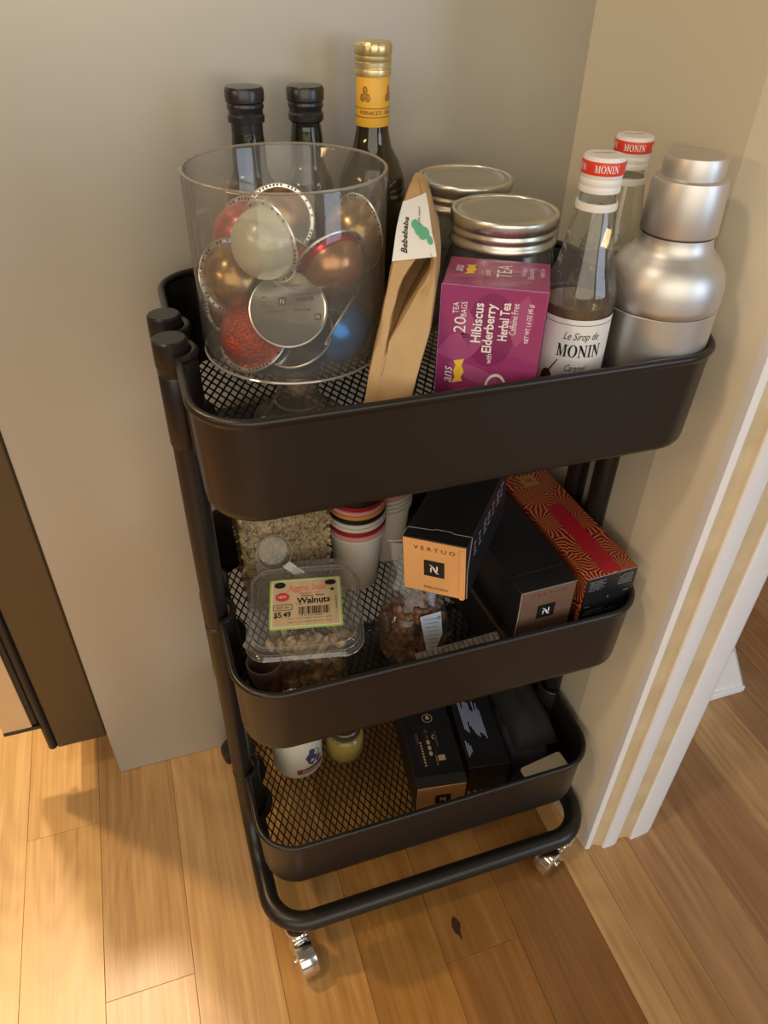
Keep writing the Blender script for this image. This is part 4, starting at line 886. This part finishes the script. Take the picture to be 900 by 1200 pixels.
# brown-ended carton
bz = .5200 - CW
bc = pod_carton('pod_carton', 'black coffee pod carton with dark brown end, between the orange-ended and red boxes', (.1024, -.1222, bz), (0, 0, R_(1.5)), .235, 'bronzecard', .0630)
fm = plane((0, -.0012, CW / 2), (1, 0, 0), (0, -1, 0))
bb = B(); bb.text(fm, 'V E R T U O', .000, .0235, .0400, .0038, off=.0002); bb.build('emboss', 'brownemb', bc, smooth=False)
bb = B(); bb.patch(fm, -.0100, .0100, -.0100, .0085, off=.0003); bb.build('logo_square', 'ink', bc, smooth=False)
bb = B(); nlogo(bb, fm, 0, -.0008, .0085); bb.build('logo', 'wink', bc, smooth=False)
bb = B(); bb.tube([(-.0313, -.0013, .001), (-.0313, -.0018, CW * .5), (-.0313, -.0013, CW)], .0004, 5); bb.tube([(-.0310, -.0011, CW), (.0310, -.0011, CW)], .00025, 5); bb.build('worn_edge', 'edge', bc)
bb = B().bar((-.030, .0235, CW + .0001), (.030, .0255, CW + .0001), .0004, .0003); bb.build('lid_seam', mat('grey_seam_card', (0.030, 0.032, 0.036), .6), bc)  # flap seam line, paler grey than the black carton
sf = plane((-.0315, 0, 0), (0, -1, 0), (-1, 0, 0)); bb = B()
for k in range(6): bb.patch(sf, -.075 - .002 * k, -.045 + .003 * (k % 3), CW - .020 - .004 * k, CW - .0185 - .004 * k, off=.0003)
bb.patch(sf, -.16, -.09, CW - .012, CW - .006, off=.0003)
bb.build('side_print', 'brownemb', bc, smooth=False)

# red patterned carton with a black end
rc_ = pod_carton('pod_carton', 'red carton with gold swirling flowers and a black printed end', (.1735, -.1228, bz), (0, 0, R_(2.6)), .235, None, .0600, CW, 'flower')
B().box(-.0298, .0298, -.0012, .0002, .0004, CW - .0006).build('end_flap', 'carton', rc_, bevel=.0004, label='black carton end')
tf2 = plane((0, 0, CW), (1, 0, 0), (0, 0, 1))
B().patch(tf2, -.0085, .0120, .001, .118, off=.0002).build('ribbon', 'redcard', rc_, smooth=False)
bb = B(); bb.patch(tf2, -.0110, .0075, .158, .178, off=.0002); bb.build('gold_patch', 'goldprint', rc_, smooth=False)
bb = B(); nlogo(bb, tf2, -.0018, .168, .0095, .0005); bb.build('logo', 'redcard', rc_, smooth=False)
ef = plane((0, -.0012, 0), (1, 0, 0), (0, -1, 0)); bb = B(); rnd = random.Random(6)
for k in range(6): bb.text(ef, ('Ristretto blend of', 'arabica coffees', 'roasted in small', 'batches 10 pods', 'net weight 70 g', 'keep dry')[k], -.0165 - .0016 * (k % 2), CW - .0055 - .0024 * k, .0185 - .003 * (k % 2), .0015, off=.0003, bold=.02)
for k in range(6): bb.text(ef, ('Intense', 'roasted and ground', 'coffee in capsules', 'for the machine', 'product of', 'Switzerland')[k], .0175 + .002 * (k < 1), CW - .0050 - .0024 * k, .0170 - .006 * (k < 1), .0015, off=.0003, bold=.02)
bb.text(ef, '23.04.2021', -.0125, .0145, .0220, .0026, off=.0003); bb.text(ef, 'L098 13:42 10.2021', -.0050, .0105, .0400, .0024, off=.0003)
bb.patch(ef, -.0260, -.0205, .0215, .0222, off=.0003); bb.patch(ef, .0185, .0240, .0330, .0337, off=.0003); bb.text(ef, 'i', .0005, .030, .0010, .0035, off=.0003)
bb.build('end_print', 'greyink', rc_, smooth=False)
bb = B().tube([(-.0300, -.0012, CW), (.0300, -.0012, CW)], .0003, 5); bb.build('worn_edge', 'edge', rc_)
# two cartons underneath them
for x, lab, rz in ((.0960, 'plain black carton underneath the brown-ended one', 3), (.1640, 'plain black carton underneath the red flowered one', 1)):
    lc = pod_carton('pod_carton', lab, (x, -.1290, MZ), (0, 0, R_(rz)), .235, None, .0620, bz - MZ - .0005)
    sf = plane((-.0310, 0, 0), (0, -1, 0), (-1, 0, 0)); bb = B(); bb.patch(sf, -.200, -.012, .050, .056, off=.0003); bb.build('side_stripe', 'brownemb', lc, smooth=False)

# ------------------------------------------------------------------ bottom tray
BZ = ZR[2] - HT + .0032
dc = thing('drink_can', 'cream drink can with navy and maroon print in the bottom tray', 'can', (-.1380, .0180, BZ))
B().lathe([(0, .004), (.022, .004), (.0250, 0), (.0270, .002), (.0330, .010), (.0330, .108), (.0300, .116), (.0275, .120), (.0270, .118), (0, .117)], 48).build('body', 'can', dc)
fm = cylmap(0, 0, 0, .0331, R_(-72)); bb = B()
bb.poly(fm, [(-.006, .050), (.002, .060), (.012, .058), (.018, .048), (.010, .040), (.004, .030), (-.002, .036)], .0003); bb.ell(fm, .004, .058, .004, .007, .0004, 14, .5); bb.ell(fm, .014, .036, .004, .006, .0004, 14, -.4); bb.build('navy_print', 'navy', dc, smooth=False)
bb = B(); bb.patch(fm, -.018, .022, .018, .028, 12, 1, .0003); bb.build('maroon_banner', 'maroon', dc, smooth=False)
bb = B(); bb.text(fm, 'Coconut', .002, .023, .026, .0055, off=.0005, shear=.2); bb.build('banner_lettering', 'wink', dc, smooth=False)
yj = thing('glass_jar', 'small squat glass jar with yellow contents and dark lid beside the cream can', 'jar', (-.0730, .0140, BZ))
B().lathe([(0, .002), (.022, 0), (.026, .004), (.0275, .012), (.0275, .040), (.0255, .046), (.0215, .049), (.0215, .056)], 40).build('glass_body', 'glass', yj)
B().lathe([(0, .006), (.022, .006), (.0250, .011), (.0252, .038), (.0235, .043), (0, .0435)], 36).build('contents', 'yellowliq', yj)
B().lathe([(.0205, .0495), (.0212, .050), (.0212, .060), (.0195, .062), (0, .0615)], 36).build('lid', mat('dark_brown_lid', (0.05, 0.03, 0.015), .3), yj)

oc2 = pod_carton('pod_carton', 'black coffee pod carton with orange end lying in the bottom tray', (.0185, -.1090, BZ), (0, 0, R_(-8)), .225, 'orange', .0640, .0605)
fm = plane((0, -.0012, CW / 2), (1, 0, 0), (0, -1, 0)); bb = B(); bb.patch(fm, -.008, .012, -.008, .010, off=.0003); bb.build('logo_square', 'ink', oc2, smooth=False)
bb = B(); nlogo(bb, fm, .002, .001, .009); bb.build('logo', 'wink', oc2, smooth=False)
tp = plane((0, 0, .0605), (1, 0, 0), (0, 0, 1)); bb = B(); bb2 = B()
for k in range(9): bb2.ell(tp, -.0140, .030 + .0042 * k, .0016, .0014, .0003, 8)
for k in range(5): (bb2 if k < 3 else bb).ell(tp, -.0040, .046 + .0085 * k, .0024, .0036, .0003, 10)
for x in (-.0195, -.0085, .0025): bb.patch(tp, x, x + .0003, .028, .088, off=.0003)
bb2.patch(tp, .0040, .0130, .034, .042, off=.0003); bb.patch(tp, .0060, .0085, .055, .078, off=.0003); bb2.ell(tp, .0055, .070, .0035, .0035, .0003, 12, 0, .6); bb.patch(tp, .0, .0250, .0500, .0503, off=.0003); bb.patch(tp, -.022, .016, .0885, .0888, off=.0003)
bb2.ell(tp, .003, .100, .007, .007, .0003, 18, 0, .86); bb2.patch(tp, .0010, .0016, .028, .042, off=.0003); bb2.poly(tp, [(.0005, .098), (.0065, .098), (.0045, .104), (.0015, .104)], .0003); bb.patch(tp, -.0190, -.0155, .062, .078, off=.0003)
bb.build('top_lines', 'brownemb', oc2, smooth=False); bb2.build('top_icons', 'tanink', oc2, smooth=False)
B().box(-.0320, .0320, -.0004, .0145, .0600, .0609).build('tuck_flap', mat('dark_grey_flap', (0.030, 0.030, 0.032), .5), oc2)

def sack(name, lab, cat, cx, cy, z0, hx, hy, hz, rz, m, seed, sag=.3):
    rnd = random.Random(seed); t = thing(name, lab, cat, (cx, cy, z0), (0, 0, R_(rz)))
    nx, ny = 14, 18; top = []; 
    ph = [rnd.uniform(0, 6) for _ in range(6)]
    vs = []; fs = []
    for j in range(ny + 1):
        for i in range(nx + 1):
            u = 2 * i / nx - 1; v = 2 * j / ny - 1
            e = (1 - abs(u) ** 5) * (1 - abs(v) ** 5); zz = hz * (e ** .5 if e > 0 else 0) * (1 + sag * .25 * math.sin(3.1 * u + ph[0]) * math.sin(2.3 * v + ph[1]) + .06 * math.sin(9 * u + 4 * v + ph[2]) + .04 * math.sin(13 * v - 5 * u + ph[3]))
            vs.append((u * hx, v * hy, .001 + zz))
    n0 = len(vs); vs += [(x, y, 0.0) for x, y, z in vs]
    W_ = nx + 1
    for j in range(ny):
        for i in range(nx):
            a = j * W_ + i; fs.append((a, a + 1, a + W_ + 1, a + W_)); fs.append((n0 + a + W_, n0 + a + W_ + 1, n0 + a + 1, n0 + a))
    for i in range(nx): fs.append((i, n0 + i, n0 + i + 1, i + 1)); a = ny * W_ + i; fs.append((a + 1, n0 + a + 1, n0 + a, a))
    for j in range(ny): a = j * W_; fs.append((a, a + W_, n0 + a + W_, n0 + a)); a = j * W_ + nx; fs.append((a + W_, a, n0 + a, n0 + a + W_))
    B().add(vs, fs).build('body', m, t, ang=80); return t
pk = pod_carton('coffee_packet', 'black packet with pale block of fine print, right of the orange-ended carton', (.0885, -.0980, BZ), (R_(1), 0, R_(-8)), .135, None, .0540, .0560, grp=None)
pk['category'] = 'packet'
tp = plane((0, 0, .0560), (1, 0, 0), (0, 0, 1)); bb = B(); rnd = random.Random(8)
for k in range(13):
    u = -.018 + .0021 * k; a = .064 + rnd.uniform(-.012, .008) - .0012 * k; bb.patch(tp, u, u + .0015, a, a + rnd.uniform(.036, .052), off=.0003)
for k in range(3): bb.patch(tp, -.0230 + .0024 * k, -.0214 + .0024 * k, .016 + .003 * k, .040 - .004 * k, off=.0003)
for k in range(4): bb.patch(tp, -.012 + .005 * k, -.0100 + .005 * k, .128, .136 + .004 * (k % 2), off=.0003)
bb.build('fine_print', 'blueink', pk, smooth=False)
sack('folded_cloth', 'dark blue folded cloth under the black pouch, right of the black packet', 'cloth', .1590, -.0300, BZ + .001, .0340, .0740, .050, -8, 'navycloth', 21, .2)
sack('cloth_pouch', 'black cloth pouch lying on the blue cloth along the right wall of the bottom tray', 'pouch', .1690, .0100, BZ + .047, .0310, .0980, .024, -3, 'cloth', 33, .3)
lf = tag(B().loft([rrect(-.030, .030, -.012, .012, .004, 0, 3), rrect(-.030, .030, -.012, .012, .004, .0012, 3)]).build('paper_leaflet', mat('cream_leaflet', (0.46, 0.42, 0.34), .6)), 'cream paper leaflet under the dark cloth by the right front corner', 'leaflet')
lf.location = (.1550, -.1215, BZ + .0520); lf.rotation_euler = (R_(4), R_(-4), R_(6))
